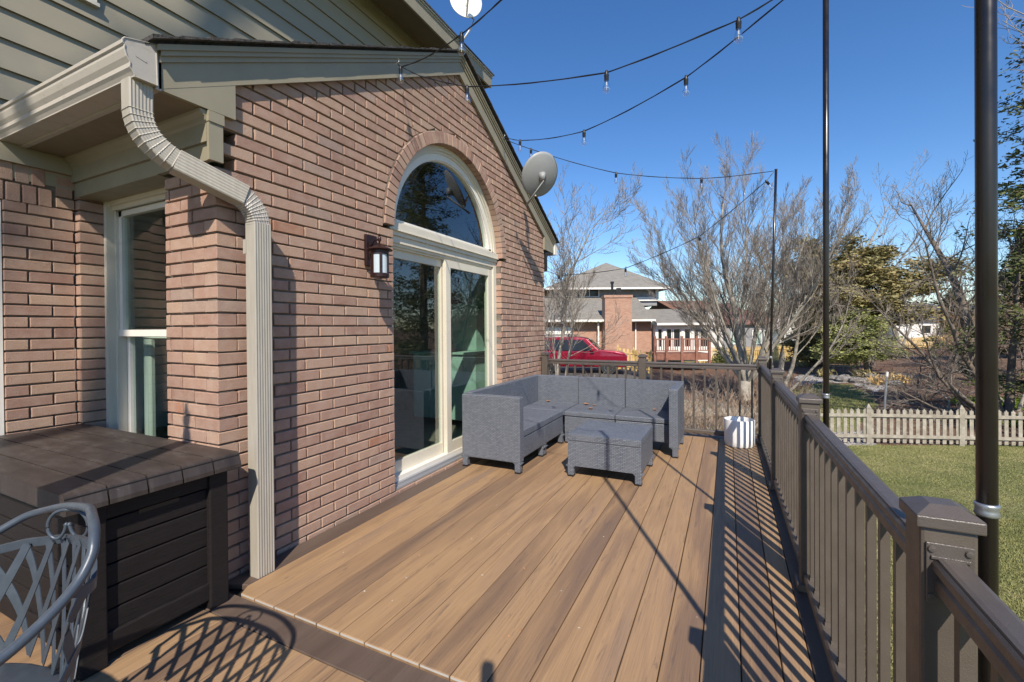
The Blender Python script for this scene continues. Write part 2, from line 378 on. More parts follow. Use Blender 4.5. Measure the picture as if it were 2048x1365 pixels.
def zone(x, y):
    b, v = bear(x, y)
    if v < 1: return (0, 0, 0)
    px = 1024 + 894.7 * b
    fy = 11.25
    if v < fy - .15:
        return (1, 0, 0) if (px < 1560 and v > 5.4) else ((0, 1, 0) if (px < 1500) else (0, 0, 0))
    if px < 1300 and v > 19: return (0, 0, 1) if v < 28 else (0, 0, 0)
    if v > 34: return (0, 0, 0) if px < 1780 else (1, 0, 0)
    lawn = [(1570, 20), (1640, 22.2), (1700, 21.6), (1745, 18.6), (1752, 16.6), (1738, 14.2), (1700, 12.6), (1600, 12.5), (1540, 15)]
    if inpoly(px, v, lawn): return (0, 0, 0)
    gv = [(1560, 21), (1600, 25), (1700, 25.5), (1800, 24), (1840, 22.5), (1800, 21), (1752, 19.2), (1700, 22), (1640, 22.6), (1570, 20.4)]
    if inpoly(px, v, gv): return (0, 1, 0)
    if 1560 < px < 1745 and v < 12.6: return (0, 1, 0)
    if 1330 < px < 1560 and 9 < v < 17: return (.5, .5, 0)
    return (1, 0, 0)
def build_ground():
    us = np.unique(np.concatenate([np.arange(-60, -12, 3), np.arange(-12, 34, .3), np.arange(34, 120, 4), [150, 250, 500, 900], [-100, -200, -500, -900]]))
    vs_ = np.unique(np.concatenate([[-900, -300, -100, -60, -40], np.arange(-30, 4, 2), np.arange(4, 30, .3), np.arange(30, 60, 1.2), np.arange(60, 140, 6), [180, 300, 600, 1000]]))
    V = []; Z = []
    for v in vs_:
        for u in us:
            p = uv(u, v); V.append((p.x, p.y, gh_uv(u, v))); Z.append(zone(p.x, p.y))
    n = len(us); F = [(j * n + i, j * n + i + 1, (j + 1) * n + i + 1, (j + 1) * n + i) for j in range(len(vs_) - 1) for i in range(n - 1)]
    me = bpy.data.meshes.new('ground'); me.from_pydata(V, [], F); me.materials.append(M['ground'])
    ca = me.color_attributes.new('zone', 'FLOAT_COLOR', 'POINT')
    ca.data.foreach_set('color', [c for z in Z for c in (*z, 1)])
    me.polygons.foreach_set('use_smooth', [True] * len(F)); me.update()
    o = bpy.data.objects.new('ground', me); COL.objects.link(o); tag(o, 'mown lawn, brown mulch beds and pale gravel around the deck', None, None, 'structure')
build_ground()
def grass():
    rng = np.random.default_rng(3); V = []; F = []
    def blades(n, px0, px1, v0, v1, h0, h1):
        b = (rng.uniform(px0, px1, n) - 1024) / 894.7; v = np.sqrt(rng.uniform(v0 ** 2, v1 ** 2, n))
        for bi, vi in zip(b, v):
            p = uv(bi * vi, vi); 
            if zone(p.x, p.y) != (0, 0, 0): continue
            if p.x < 2.95: continue
            z = gh(p.x, p.y); a = rng.uniform(0, 2 * pi); h = rng.uniform(h0, h1); wd = .003 + .0006 * vi
            dx, dy = cos(a) * wd, sin(a) * wd; lx, ly = rng.normal(0, .45, 2) * h
            k = len(V); V.extend([(p.x - dx, p.y - dy, z - .004), (p.x + dx, p.y + dy, z - .004), (p.x + lx, p.y + ly, z + h)]); F.append((k, k + 1, k + 2))
    blades(70000, 1600, 2110, 1.6, 6, .008, .022); blades(40000, 1560, 2110, 6, 11.2, .010, .022); blades(9000, 1540, 1760, 12.5, 22, .03, .05)
    me = bpy.data.meshes.new('grass'); me.from_pydata(V, [], F); me.materials.append(M['grass_blade']); me.update()
    o = bpy.data.objects.new('grass', me); COL.objects.link(o); tag(o, 'short yellow green winter lawn grass beside the deck and beyond the picket fence', 'grass', None, 'stuff')
grass()

# ------------------------------------------------------------------ deck
BP = .1404; X0 = .1405; GAP = .0045
deck = root('deck', (1.3, 2, -1.2), 'low timber deck of tan boards with dark brown border boards along the brick wall', 'deck')
def board(name, poly, z1, key, parent=deck, th=.025, endmat=False):
    b = MB(); n = len(poly); c = .003
    cx = sum(p[0] for p in poly) / n; cy = sum(p[1] for p in poly) / n
    def ins(p): 
        dx = c if p[0] < cx else -c; dy = c if p[1] < cy else -c; return (p[0] + dx, p[1] + dy)
    vs = [(x, y, z1 - th) for x, y in poly] + [(x, y, z1 - c) for x, y in poly] + [(*ins(p), z1) for p in poly]
    fs = [(i, (i + 1) % n, n + (i + 1) % n, n + i) for i in range(n)] + [(n + i, n + (i + 1) % n, 2 * n + (i + 1) % n, 2 * n + i) for i in range(n)] + [tuple(range(2 * n, 3 * n))]
    b.add(vs, fs)
    if endmat:       # pale sawn end facing the step board
        b.add([(poly[0][0] + .002, poly[0][1] - .0015, z1 - .010), (poly[1][0] - .002, poly[1][1] - .0015, z1 - .010), (poly[1][0] - .002, poly[1][1] - .0015, z1 - .0012), (poly[0][0] + .002, poly[0][1] - .0015, z1 - .0012)], [(0, 1, 2, 3)], 1)
        return b.build(name, [key, 'cut_end'], parent)
    return b.build(name, key, parent)
YE = 1.394; YF = 5.70
k = 0; x = X0
while x < 2.62:
    xa, xb = x + GAP / 2, min(x + BP - GAP / 2, 2.628)
    if k == 0: poly = [(xa + .035, YE), (xb, YE), (xb, YF), (xa, YF), (xa, YE + .055)]
    else: poly = [(xa, YE), (xb, YE), (xb, YF), (xa, YF)]
    board('deck_board', poly, 0, 'deck_tan', endmat=(k < 13)); 
    board('deck_board', [(xa, -1.6), (xb, -1.6), (xb, 1.250), (xa, 1.250)], -.012, 'deck_tan')
    x += BP; k += 1
for j in range(1, 9): board('deck_board', [(X0 - j * BP + GAP / 2, -1.6), (X0 - (j - 1) * BP - GAP / 2, -1.6), (X0 - (j - 1) * BP - GAP / 2, 1.250), (X0 - j * BP + GAP / 2, 1.250)], -.012, 'deck_tan')
board('border_board', [(.004, 1.40), (X0 - GAP / 2, YE + .06), (X0 - GAP / 2, YF + .0), (.004, YF)], 0, 'deck_dark')
board('border_board', [(-1.0, 1.254), (2.628, 1.254), (2.628, YE - .006), (-1.0, YE - .006)], -.012, 'deck_dark')
board('border_board', [(2.632, -1.6), (2.770, -1.6), (2.770, 5.845), (2.632, YF)], 0, 'deck_dark')
board('border_board', [(.06, YF + .005), (2.628, YF + .005), (2.765, 5.845), (.06, 5.93)], 0, 'deck_dark')
b = MB(); b.box((2.775, -1.6, -.22), (2.80, 5.87, -.004)); b.box((.0, 5.935, -.22), (2.80, 5.96, -.004)); b.build('fascia_board', 'deck_dark', deck)
b = MB(); b.box((-1.3, -1.6, -.20), (2.77, 5.88, -.028)); b.build('joist_frame', 'black_plastic', deck)

# ------------------------------------------------------------------ railing
rail = root('deck_railing', (2.7, 3, 0), 'brown composite deck railing with square balusters and capped posts around the outer deck edge', 'railing')
PW = .082
side = [(2.666, -.46), (2.670, 1.085), (2.663, 2.58), (2.655, 4.09), (2.645, 5.63)]
far = [(.035, 5.70), (1.345, 5.665)]
def post(x, y, w=PW):
    b = MB(); b.box((x, y, 0), (x + w, y + w, .923), ch=.006); p = b.build('post', 'rail', rail)
    b = MB(); e = .008; b.box((x - e, y - e, .923), (x + w + e, y + w + e, .946), ch=.003); b.frustum((x - e + .001, y - e + .001, .946), (x + w + e - .001, y + w + e - .001, .962), .027); sub(b, 'post_cap', 'rail_cap', p)
    b = MB(); e = .016; b.box((x - e, y - e, .0), (x + w + e, y + w + e, .038), ch=.006); sub(b, 'post_skirt', 'rail', p)
    return p
def bracket(x0, x1, y0, y1, axis, p):
    b = MB()
    if axis == 'y':
        b.box((x0 + .002, y0, .785), (x1 - .002, y1, .897), ch=.0015); b.box((x0 + .008, y0 - .004, .868), (x1 - .008, y1 + .004, .874), ch=.001)
        for xx in (x0 + .010, x1 - .010):
            for zz in (.886, .797):
                yy = y0 if y1 - y0 > 0 else y1
                b.lathe((xx, y0 - .001, zz), [(0.0065, 0), (.0055, .0025), (.0018, .003)], 12, ax=Vector((0, -1, 0)))
                b.lathe((xx, y1 + .001, zz), [(0.0065, 0), (.0055, .0025), (.0018, .003)], 12, ax=Vector((0, 1, 0)))
    else:
        b.box((x0, y0 - .004, .785), (x1, y1 + .004, .897), ch=.0015)
    sub(b, 'rail_bracket', 'rail_cap', p)
posts = [post(*p) for p in side]; fposts = [post(*p) for p in far]
# bread-loaf top rail profile (half width, height)
def railprof(c): return [(-.022, 0), (.022, 0), (.022, .022), (.018, .027), (.018, .034), (.026, .040), (.026, .053), (.022, .0585), (.0205, .0575), (.019, .062), (.012, .064), (-.012, .064), (-.019, .062), (-.0205, .0575), (-.022, .0585), (-.026, .053), (-.026, .040), (-.018, .034), (-.018, .027), (-.022, .022)]
botprof = [(-.030, 0), (.030, 0), (.030, .030), (.022, .040), (-.022, .040), (-.030, .030)]
def section(a, b_, n, pa, axis):
    (xa, ya), (xb, yb) = a, b_
    A = Vector((xa, ya, 0)); B = Vector((xb, yb, 0)); d = (B - A).normalized()
    ux = Vector((-d.y, d.x, 0))
    for prof, z, nm in ((railprof(1), .808, 'top_rail'), (botprof, .052, 'bottom_rail')):
        b = MB(); k = len(prof); vs = []
        for P in (A, B): vs += [P + ux * (-u) + Vector((0, 0, z + h)) for u, h in prof]
        b.add(vs, [(i, (i + 1) % k, k + (i + 1) % k, k + i) for i in range(k)]); b.build(nm, 'rail_cap' if nm == 'top_rail' else 'rail', rail)
    for i in range(n):
        c = A.lerp(B, (i + .5 + (0 if n else 0)) / n); b = MB(); w = .0105
        P = [c - d * w - ux * w, c + d * w - ux * w, c + d * w + ux * w, c - d * w + ux * w]
        b.add([(p.x, p.y, .09) for p in P] + [(p.x, p.y, .810) for p in P], [(0, 1, 5, 4), (1, 2, 6, 5), (2, 3, 7, 6), (3, 0, 4, 7)])
        bo = b.build('baluster', 'rail', rail)
        b = MB(); 
        w2 = .0145; Q = [c - d * w2 - ux * w2, c + d * w2 - ux * w2, c + d * w2 + ux * w2, c - d * w2 + ux * w2]
        b.add([(p.x, p.y, .088) for p in Q] + [(c.x + (p.x - c.x) * .86, c.y + (p.y - c.y) * .86, .108) for p in Q], [(0, 1, 5, 4), (1, 2, 6, 5), (2, 3, 7, 6), (3, 0, 4, 7)]); sub(b, 'baluster_foot', 'rail', bo)
h = PW / 2
for i in range(4):
    (xa, ya), (xb, yb) = side[i], side[i + 1]
    section((xa + h, ya + PW), (xb + h, yb), 12, posts[i], 'y')
    bracket(xa + h - .036, xa + h + .036, ya + PW, ya + PW + .005, 'y', posts[i]); bracket(xb + h - .036, xb + h + .036, yb - .005, yb, 'y', posts[i + 1])
section((far[0][0] + PW, far[0][1] + h), (far[1][0], far[1][1] + h), 11, None, 'x')
section((far[1][0] + PW, far[1][1] + h), (side[4][0], side[4][1] + h), 10, None, 'x')
bracket(far[0][0] + PW, far[0][0] + PW + .01, far[0][1] + h - .03, far[0][1] + h + .03, 'x', fposts[0]); bracket(far[1][0] - .01, far[1][0], far[1][1] + h - .03, far[1][1] + h + .03, 'x', fposts[1]); bracket(far[1][0] + PW, far[1][0] + PW + .01, far[1][1] + h - .03, far[1][1] + h + .03, 'x', fposts[1])
bracket(side[4][0] - .01, side[4][0], side[4][1] + h - .03, side[4][1] + h + .03, 'x', posts[4])

# ------------------------------------------------------------------ light poles
POLES = []
for (bx, by), (tx, ty), tz, lab in (((2.781, 1.135), (2.781, 1.150), 3.3, 'thick looking dark brown string light pole strapped to the nearest railing post'),
                                ((2.778, 2.645), (2.778, 2.63), 3.06, 'dark brown string light pole strapped to the railing post in the middle of the run'),
                                ((2.766, 5.70), (2.816, 5.60), 2.985, 'thin dark pole at the far railing corner with two light strings tied to its top')):
    p = root('string_light_pole', (bx, by, -1.2), lab, 'pole', 'poles holding the string lights')
    B = Vector((bx, by, .9)); T = Vector((tx, ty, tz)); dd = (T - B) / (T.z - B.z)
    lo = B + dd * (-2.1)
    b = MB(); b.tube([lo, B + dd * 1.0, T], .0150 if by < 2 else .0128, 24); b.build('pole_tube', 'pole', p, 'all')
    b = MB(); b.tube([T + Vector((0, 0, -.004)), T + Vector((0, 0, .006))], .0168 if by < 2 else .0145, 20); b.build('end_cap', 'black_plastic', p)
    b = MB(); rr = .0165 if by < 2 else .0143
    c = B + dd * .055
    b.tube([c - Vector((0, 0, .012)), c - Vector((0, 0, .008)), c - Vector((0, 0, .003)), c + Vector((0, 0, .003)), c + Vector((0, 0, .008)), c + Vector((0, 0, .012))], rr, 20, scale=[1, 1.1, 1, 1, 1.1, 1]); b.build('pipe_strap', 'zinc', p, 'all')
    POLES.append(T)

# ------------------------------------------------------------------ the brick house
house = root('brick_house', (-2, 3.6, -1.2), 'pinkish brown brick house wing with an arched window over a sliding glass door', 'house')
RH = .0682; ZB = .025; BL = .2135
rb = random.Random(11)
def brick_face(O, U, N, intervals, k0, k1, depth=.09, names='brick_wall'):
    O = Vector(O); U = Vector(U); N = Vector(N); Zv = Vector((0, 0, 1)); b = MB()
    def P(u, z, n): return O + U * u + Zv * z + N * n
    for k in range(k0, k1):
        za, zb = ZB + RH * k, ZB + RH * (k + 1); a, c = za + .0052, zb - .0052
        for (u0b, u0t, u1b, u1t) in intervals(za, zb, k):
            if min(u1b, u1t) - max(u0b, u0t) < -.2 or max(u1b, u1t) - min(u0b, u0t) < .03: continue
            # mortar bed, set back from the brick faces
            i = .007; b.t = .5
            b.add([P(u0b + i, za, -.014), P(u1b - i, za, -.014), P(u1t - i, zb, -.014), P(u0t + i, zb, -.014), P(u0b + i, za, -depth + .01), P(u1b - i, za, -depth + .01), P(u1t - i, zb, -depth + .01), P(u0t + i, zb, -depth + .01)],
                  [(0, 1, 2, 3), (7, 6, 5, 4), (0, 4, 5, 1), (3, 2, 6, 7), (0, 3, 7, 4), (1, 5, 6, 2)], 1)
            ph = (0 if k % 2 == 0 else BL / 2) + intervals.__dict__.get('ph', 0)
            q = math.floor((min(u0b, u0t) - ph) / BL) - 1
            while True:
                ua = ph + q * BL; ub = ua + BL - .0105; q += 1
                if ua > max(u1b, u1t): break
                ja, jb = rb.uniform(-.0018, .0018), rb.uniform(-.0018, .0018); jz = rb.uniform(-.0013, .0013)
                A0, A1 = max(ua + ja, u0b + .0), max(ua + ja, u0t); B0, B1 = min(ub + jb, u1b), min(ub + jb, u1t)
                if B0 - A0 < .012 and B1 - A1 < .012: continue
                B0 = max(B0, A0 + .002); B1 = max(B1, A1 + .002)
                n0 = rb.uniform(-.0022, .0012); b.t = min(1, max(0, rb.gauss(.52, .18))); 
                if rb.random() < .004: b.t = 1.0
                cz, ch = .0028, .0026; z0, z1 = a + jz, c + jz
                jj = lambda: rb.uniform(-.0011, .0011)
                o_ = [(A0 + jj(), z0 + jj()), (B0 + jj(), z0 + jj()), (B1 + jj(), z1 + jj()), (A1 + jj(), z1 + jj())]
                inn = [(A0 + ch, z0 + cz), (max(B0 - ch, A0 + ch + .001), z0 + cz), (max(B1 - ch, A1 + ch + .001), z1 - cz), (A1 + ch, z1 - cz)]
                vs = [P(u, z, -depth) for u, z in o_] + [P(u, z, n0 - .0035) for u, z in o_] + [P(u, z, n0 + rb.uniform(-.0006, .0006)) for u, z in inn]
                b.add(vs, [(0, 1, 5, 4), (1, 2, 6, 5), (2, 3, 7, 6), (3, 0, 4, 7), (4, 5, 9, 8), (5, 6, 10, 9), (6, 7, 11, 10), (7, 4, 8, 11), (8, 9, 10, 11)], 0)
    return b.build(names, ['brick', 'mortar'], house)
PKY, PKZ, SL = 3.68, 3.74, .53          # gable: peak and slope of the lower rake edge
AC, AZ, AR, AO = 3.66, 2.097, .92, 1.026    # arch centre, spring, inner and outer radius
def gable_iv(za, zb, k):
    def L(z): return PKY - (PKZ + .07 - z) / SL
    def Rr(z): return PKY + (PKZ + .07 - z) / SL
    lo = 1.40 if k % 2 == 0 else 1.506; hi = 5.92
    l0, l1, r0, r1 = max(lo, L(za)), max(lo, L(zb)), min(hi, Rr(za)), min(hi, Rr(zb))
    if za > PKZ + .02: return []
    zm = (za + zb) / 2
    if zb < .03: return [(l0, l1, r0, r1)]
    if zm < AZ: return [(l0, l1, 2.74, 2.74), (4.58, 4.58, r0, r1)]
    def cx(z):
        d = (AO + .007) ** 2 - (z - AZ) ** 2; return sqrt(d) if d > 0 else None
    c0, c1 = cx(max(za + .005, AZ)), cx(zb - .005)
    if c0 is None: return [(l0, l1, r0, r1)]
    if c1 is None: c1 = 0.0
    return [(l0, l1, AC - c0, AC - c1), (AC + c0, AC + c1, r0, r1)]
gable_iv.ph = 1.40
brick_face((0, 0, 0), (0, 1, 0), (1, 0, 0), gable_iv, -8, 56, .10, 'gable_wall')
def pier_iv(za, zb, k): return [(.1055 if k % 2 == 0 else 0, .1055 if k % 2 == 0 else 0, .46, .46)] if zb < 2.2 else []
pier_iv.ph = 0.1055 - BL / 2 + BL / 2
brick_face((0, 1.40, 0), (-1, 0, 0), (0, -1, 0), pier_iv, -8, 32, .10, 'brick_pier')
def left_iv(za, zb, k):
    r = [(-1.6, -1.6, -.15, -.15)]
    if zb < 2.08: return r + [(1.055, 1.055, 1.372, 1.372)]
    if zb < 2.30 and k < 33: return r + [(1.285, 1.285, 1.372, 1.372)]
    return [(-1.6, -1.6, 1.372, 1.372)] if zb < 2.42 else []
left_iv.ph = 1.055
brick_face((-1.43, 0, 0), (0, 1, 0), (1, 0, 0), left_iv, -8, 36, .10, 'side_wall')
b = MB()         # brick quoin beside the small window
for k in range(-8, 32):
    za = ZB + RH * k; b.t = rb.uniform(.2, .85); n0 = rb.uniform(-.002, .002)
    b.box((-1.50, 1.376 + n0, za + .0055), (-1.382 + n0, 1.56, za + RH - .0055), ch=.0035)
    b.t = .5; b.box((-1.49, 1.388, za - .006), (-1.394, 1.55, za + .006), 1)
b.build('window_reveal', ['brick', 'mortar'], house)
b = MB()         # two rowlock courses over the side opening
for r in range(2):
    for i in range(0, 11):
        y0 = 1.275 - (i + 1) * .0690 - r * .03; b.t = rb.uniform(.2, .9); z0 = 2.062 + r * .118
        b.box((-1.50, y0, z0 + .004), (-1.428 + rb.uniform(-.003, .002), y0 + .0585, z0 + .110), ch=.003)
b.t = .5; b.box((-1.50, .5, 2.05), (-1.441, 1.285, 2.305), 1)
b.t = 1; b.box((-1.515, 1.044, 2.068), (-1.431, 1.053, 2.175), 0)
b.build('rowlock_arch', ['brick', 'mortar'], house)
# arch ring
b = MB(); nb = 47
for i in range(nb):
    a0 = pi * i / nb + .0035; a1 = pi * (i + 1) / nb - .0035; n0 = .015 + rb.uniform(-.003, .003)
    b.t = min(1, max(0, rb.gauss(.55, .2))); ro = AO + rb.uniform(-.003, .003)
    q = [(AC + r * cos(a), AZ + r * sin(a)) for r, a in ((AR, a0), (ro, a0 + .001), (ro, a1 - .001), (AR, a1))]
    cm = (sum(p[0] for p in q) / 4, sum(p[1] for p in q) / 4)
    qi = [(p[0] + (cm[0] - p[0]) * .07, p[1] + (cm[1] - p[1]) * .07) for p in q]
    b.add([(-.10, *p) for p in q] + [(n0 - .003, *p) for p in q] + [(n0, *p) for p in qi], [(0, 1, 5, 4), (1, 2, 6, 5), (2, 3, 7, 6), (3, 0, 4, 7), (4, 5, 9, 8), (5, 6, 10, 9), (6, 7, 11, 10), (7, 4, 8, 11), (8, 9, 10, 11)])
    if i > nb - 12 and i % 2:       # orange cut ends left of the arch
        b.t = 1.0; p1, p2 = q[1], q[2]; dn = Vector((0, (p1[0] + p2[0]) / 2 - AC, (p1[1] + p2[1]) / 2 - AZ)).normalized() * .0015
        b.add([Vector((x_, *p)) + dn for x_, p in ((.002, p1), (n0 - .004, p1), (n0 - .004, p2), (.002, p2))], [(0, 1, 2, 3), (3, 2, 1, 0)])
for i in range(64):
    a0, a1 = pi * i / 64, pi * (i + 1) / 64; q = [(AC + r * cos(a), AZ + r * sin(a)) for r, a in ((AR + .005, a0), (AO + .004, a0), (AO + .004, a1), (AR + .005, a1))]
    b.t = .5; b.add([(-.095, *p) for p in q] + [(.004, *p) for p in q], [(0, 1, 5, 4), (1, 2, 6, 5), (2, 3, 7, 6), (3, 0, 4, 7), (4, 5, 6, 7)], 1)
b.build('brick_arch', ['brick', 'mortar'], house)
b = MB()         # rowlock sill under the door
for i in range(27):
    y0 = 2.748 + i * .0677; b.t = rb.uniform(.6, 1) * .85; b.box((-.12, y0, -.06), (-.002, y0 + .0575, .010 + rb.uniform(-.002, .002)), ch=.003)
b.t = .5; b.box((-.12, 2.745, -.07), (-.004, 4.576, .001), 1)
b.build('brick_sill', ['brick', 'mortar'], house)
# rake boards: frieze board, crown, drip edge on both sides of the gable
b = MB(); c = MB()
for sgn in (-1, 1):
    def Y(y): return PKY + sgn * (y)      # y = distance from the ridge
    def band(lo, hi, x0, x1, ye, B, mi=0):
        q = [(Y(0), PKZ + lo), (Y(0), PKZ + hi), (Y(ye), PKZ + hi - SL * ye), (Y(ye), PKZ + lo - SL * ye)]
        B.prism(q, x0, x1, 'x', mi)
    band(0, .118, .004, .030, 2.542, b); band(.118, .145, .004, .040, 2.542, b); band(.145, .168, .004, .052, 2.542, b); band(.168, .194, .004, .062, 2.56, b)
    q = [(Y(2.542), PKZ - SL * 2.542 + .002), (Y(2.19), PKZ - SL * 2.19 + .002), (Y(2.19), 2.398), (Y(2.542), 2.392)]
    b.prism(q, .003, .029, 'x')
b.build('rake_board', 'trim', house)
b = MB()
rs = random.Random(5)
for sgn in (-1, 1):
    for xs in np.arange(-1.5, .0, .5):
        y0, y1 = 0, 2.60
        q = [(PKY, PKZ + .196), (PKY, PKZ + .212), (PKY + sgn * y1, PKZ + .212 - SL * y1), (PKY + sgn * y1, PKZ + .196 - SL * y1)]
        if xs == -1.5: b.prism(q, -1.45, .045, 'x')
    d = 0.0
    while d < 2.52:         # ragged butt ends along the rake
        L = rs.uniform(.12, .16); t = rs.uniform(.008, .015); xe = .092 + rs.uniform(-.0015, .0025)
        z0 = PKZ + .207 - SL * d; z1 = PKZ + .207 - SL * (d + L)
        q = [(PKY + sgn * d, z0 + .005), (PKY + sgn * d, z0 + .005 + t * .5), (PKY + sgn * (d + L), z1 + t + .008), (PKY + sgn * (d + L), z1 + .003)]
        b.prism(q, -1.44, xe, 'x'); d += L * .93
b.build('roof', 'shingle_dark', house)
# eave: soffit, fascia, frieze over the small window, corner block
b = MB()
b.box((-1.43, 1.150, 2.392), (.004, 1.402, 2.402)); b.build('soffit', 'soffit', house)
b = MB(); b.box((-1.43, 1.126, 2.388), (.030, 1.149, 2.60)); b.build('eave_fascia', 'gutter', house)
b = MB()
b.box((-1.43, 1.356, 2.245), (.0045, 1.398, 2.391)); b.box((-1.43, 1.372, 2.158), (.004, 1.3985, 2.244)); b.box((-1.43, 1.3995, 2.16), (-.47, 1.55, 2.39)); b.box((-.475, 1.3988, 2.16), (-.001, 1.3998, 2.39))
b.prism([(1.372, 2.3915), (1.318, 2.3915), (1.322, 2.378), (1.342, 2.362), (1.346, 2.345), (1.357, 2.335)], -1.43, .016, 'x')
b.box((.0125, 1.353, 2.150), (.030, 1.423, 2.392)); b.box((.0125, 1.350, 2.338), (.036, 1.427, 2.391)); b.box((-1.43, 1.372, 2.153), (-.47, 1.55, 2.1575))
b.build('frieze_board', 'trim', house)
# gutter with end cap and stained K profile
gp = [(1.126, 2.398), (1.040, 2.398), (1.040, 2.404), (1.032, 2.418), (1.022, 2.430), (1.024, 2.452), (1.012, 2.472), (1.004, 2.500), (1.006, 2.516), (.998, 2.520), (.998, 2.534), (1.006, 2.546), (1.016, 2.541)]
b = MB(); n_ = len(gp)
vs = [(-1.43, y, z) for y, z in gp] + [(.040, y, z) for y, z in gp]
b.add(vs, [(i, i + 1, n_ + i + 1, n_ + i) for i in range(n_ - 1)]); b.add([(-1.43, 1.126, 2.398), (.04, 1.126, 2.398), (.04, 1.126, 2.56), (-1.43, 1.126, 2.56)], [(0, 1, 2, 3)])
gut = b.build('gutter', 'gutter', house)
b = MB(); ce = gp[:-1] + [(1.122, 2.580)] ; b.prism([(y, z) for y, z in ce], .0405, .0425, 'x'); 
b.tube([(.043, y, z) for y, z in ce], .0035, 6, closed=True, up=Vector((1, 0, 0)))
b.prism([(1.03, 2.515), (1.085, 2.488), (1.085, 2.478), (1.045, 2.487)], .0425, .0440, 'x')
sub(b, 'gutter_end_cap', 'gutter', gut)
# far gutter end seen past the rake
b = MB(); mir = [(2 * PKY - y, z) for y, z in gp[:-1] + [(1.122, 2.580)]]
b.prism([(y, z - .02) for y, z in mir], -1.43, .044, 'x'); b.build('gutter', 'white_vinyl', house)
b = MB(); b.box((-.03, 5.93, 2.10), (.02, 5.99, 2.39)); b.box((-1.43, 5.92, 2.37), (.02, 6.25, 2.388)); b.build('eave_bracket', 'black_plastic', house)
# downspout: ribbed rectangular pipe with two crimped elbows
def ribprof(w, d):
    pr = []
    for i in range(13):
        t = i / 12; o_ = .0022 if i % 2 else 0; pr.append((d / 2 - o_, -w / 2 + .006 + t * (w - .012)))
    pr += [(d / 2 - .004, w / 2), (-d / 2 + .004, w / 2), (-d / 2, w / 2 - .006), (-d / 2, -w / 2 + .006), (-d / 2 + .004, -w / 2), (d / 2 - .004, -w / 2)]
    return pr
xs_, ys_ = .0985, 1.561
b = MB(); pr = ribprof(.098, .077)
def ring(B, c, e1, e2, prof, k=1.0): return [c + e1 * (a * k) + e2 * (q * k) for a, q in prof]
def pipe(B, frames, prof):
    n = len(prof); vs = []
    for c, e1, e2, k in frames: vs += ring(B, Vector(c), e1, e2, prof, k)
    B.add(vs, [(i * n + q, i * n + (q + 1) % n, (i + 1) * n + (q + 1) % n, (i + 1) * n + q) for i in range(len(frames) - 1) for q in range(n)] + [tuple(range(n)), tuple(range((len(frames) - 1) * n, len(frames) * n))[::-1]])
EX, EY = Vector((1, 0, 0)), Vector((0, 1, 0))
pipe(b, [((xs_, ys_, 1.86), EX, EY, 1), ((xs_, ys_, 1.0), EX, EY, 1), ((xs_, ys_, -.02), EX, EY, 1)], pr)
b.box((xs_ - .052, ys_ - .052, 1.70), (xs_ - .028, ys_ - .049, 1.775))
sp_ = b.build('downspout', 'spout', house)
def elbow(pts, n_, k=1.0):      # crimped bend through pts
    fr = []; P = [Vector(p) for p in pts]
    L = []
    for i in range(n_ + 1):     # quadratic bezier
        t = i / n_; c = P[0] * (1 - t) ** 2 + P[1] * 2 * t * (1 - t) + P[2] * t * t
        d = ((P[1] - P[0]) * (1 - t) + (P[2] - P[1]) * t).normalized(); L.append((c, d, t))
    for c, d, t in L:
        e1 = (EX - d * EX.dot(d)).normalized(); e2 = e1.cross(d) * -1
        if e2.y < 0 or (abs(e2.y) < .3 and e2.z < 0): e2 = -e2
        for kk, off in ((1.0, -.006), (1.07, -.002), (1.0, .001)): fr.append((c + d * off, e1, e2, kk * k))
    return fr
b = MB(); pr2 = ribprof(.092, .072)
fr = elbow([(-.018, 1.078, 2.27), (-.010, 1.085, 2.135), (.022, 1.235, 2.080)], 10)
e1, e2 = EX, EY
pipe(b, [((-.018, 1.078, 2.40), EX, EY, 1.02)] + fr, pr2); sub(b, 'upper_elbow', 'elbow' if 0 else 'spout', sp_)
b = MB(); A = Vector((.022, 1.235, 2.080)); Bv = Vector((.086, 1.47, 1.995)); d = (Bv - A).normalized(); e1 = (EX - d * EX.dot(d)).normalized(); e2 = e1.cross(d) * -1; e2 = e2 if e2.y > 0 or e2.z > 0 else -e2
if e2.y < 0: e2 = -e2
pipe(b, [(A - d * .03, e1, e2, 1.06), (Bv + d * .02, e1, e2, 1.06)], pr); sub(b, 'slanted_pipe', 'spout', sp_)
b = MB(); fr = elbow([Bv - d * .02, (.0985, 1.558, 1.955), (xs_, ys_, 1.835)], 12)
pipe(b, fr + [((xs_, ys_, 1.81), EX, EY, 1.0)], pr2); sub(b, 'lower_elbow', 'elbow', sp_)
# small double hung window in the recess
b = MB()
b.box((-1.382, 1.500, -.1), (-1.348, 1.62, 2.16)); b.box((-1.40, 1.51, 2.125), (-.30, 1.62, 2.20)); b.box((-1.348, 1.545, -.1), (-1.330, 1.62, 2.125)); b.box((-1.348, 1.53, 2.098), (-.3, 1.545, 2.125))
win = b.build('window', 'vinyl', house)
b = MB(); x0, x1 = -1.330, -.32
b.box((x0, 1.560, 1.272), (x0 + .035, 1.592, 2.098)); b.box((x0, 1.560, 2.062), (x1, 1.5915, 2.0975)); b.box((x0, 1.556, 1.262), (x1, 1.593, 1.305)); b.box((x1 - .035, 1.560, 1.27), (x1, 1.592, 2.098)); sub(b, 'upper_sash', 'white_vinyl', win)
b = MB(); b.box((x0 + .006, 1.596, .25), (x0 + .040, 1.625, 1.27)); b.box((x0, 1.596, .22), (x1, 1.6248, .26)); b.box((x1 - .035, 1.596, .25), (x1, 1.625, 1.27)); sub(b, 'lower_sash', 'white_vinyl', win)
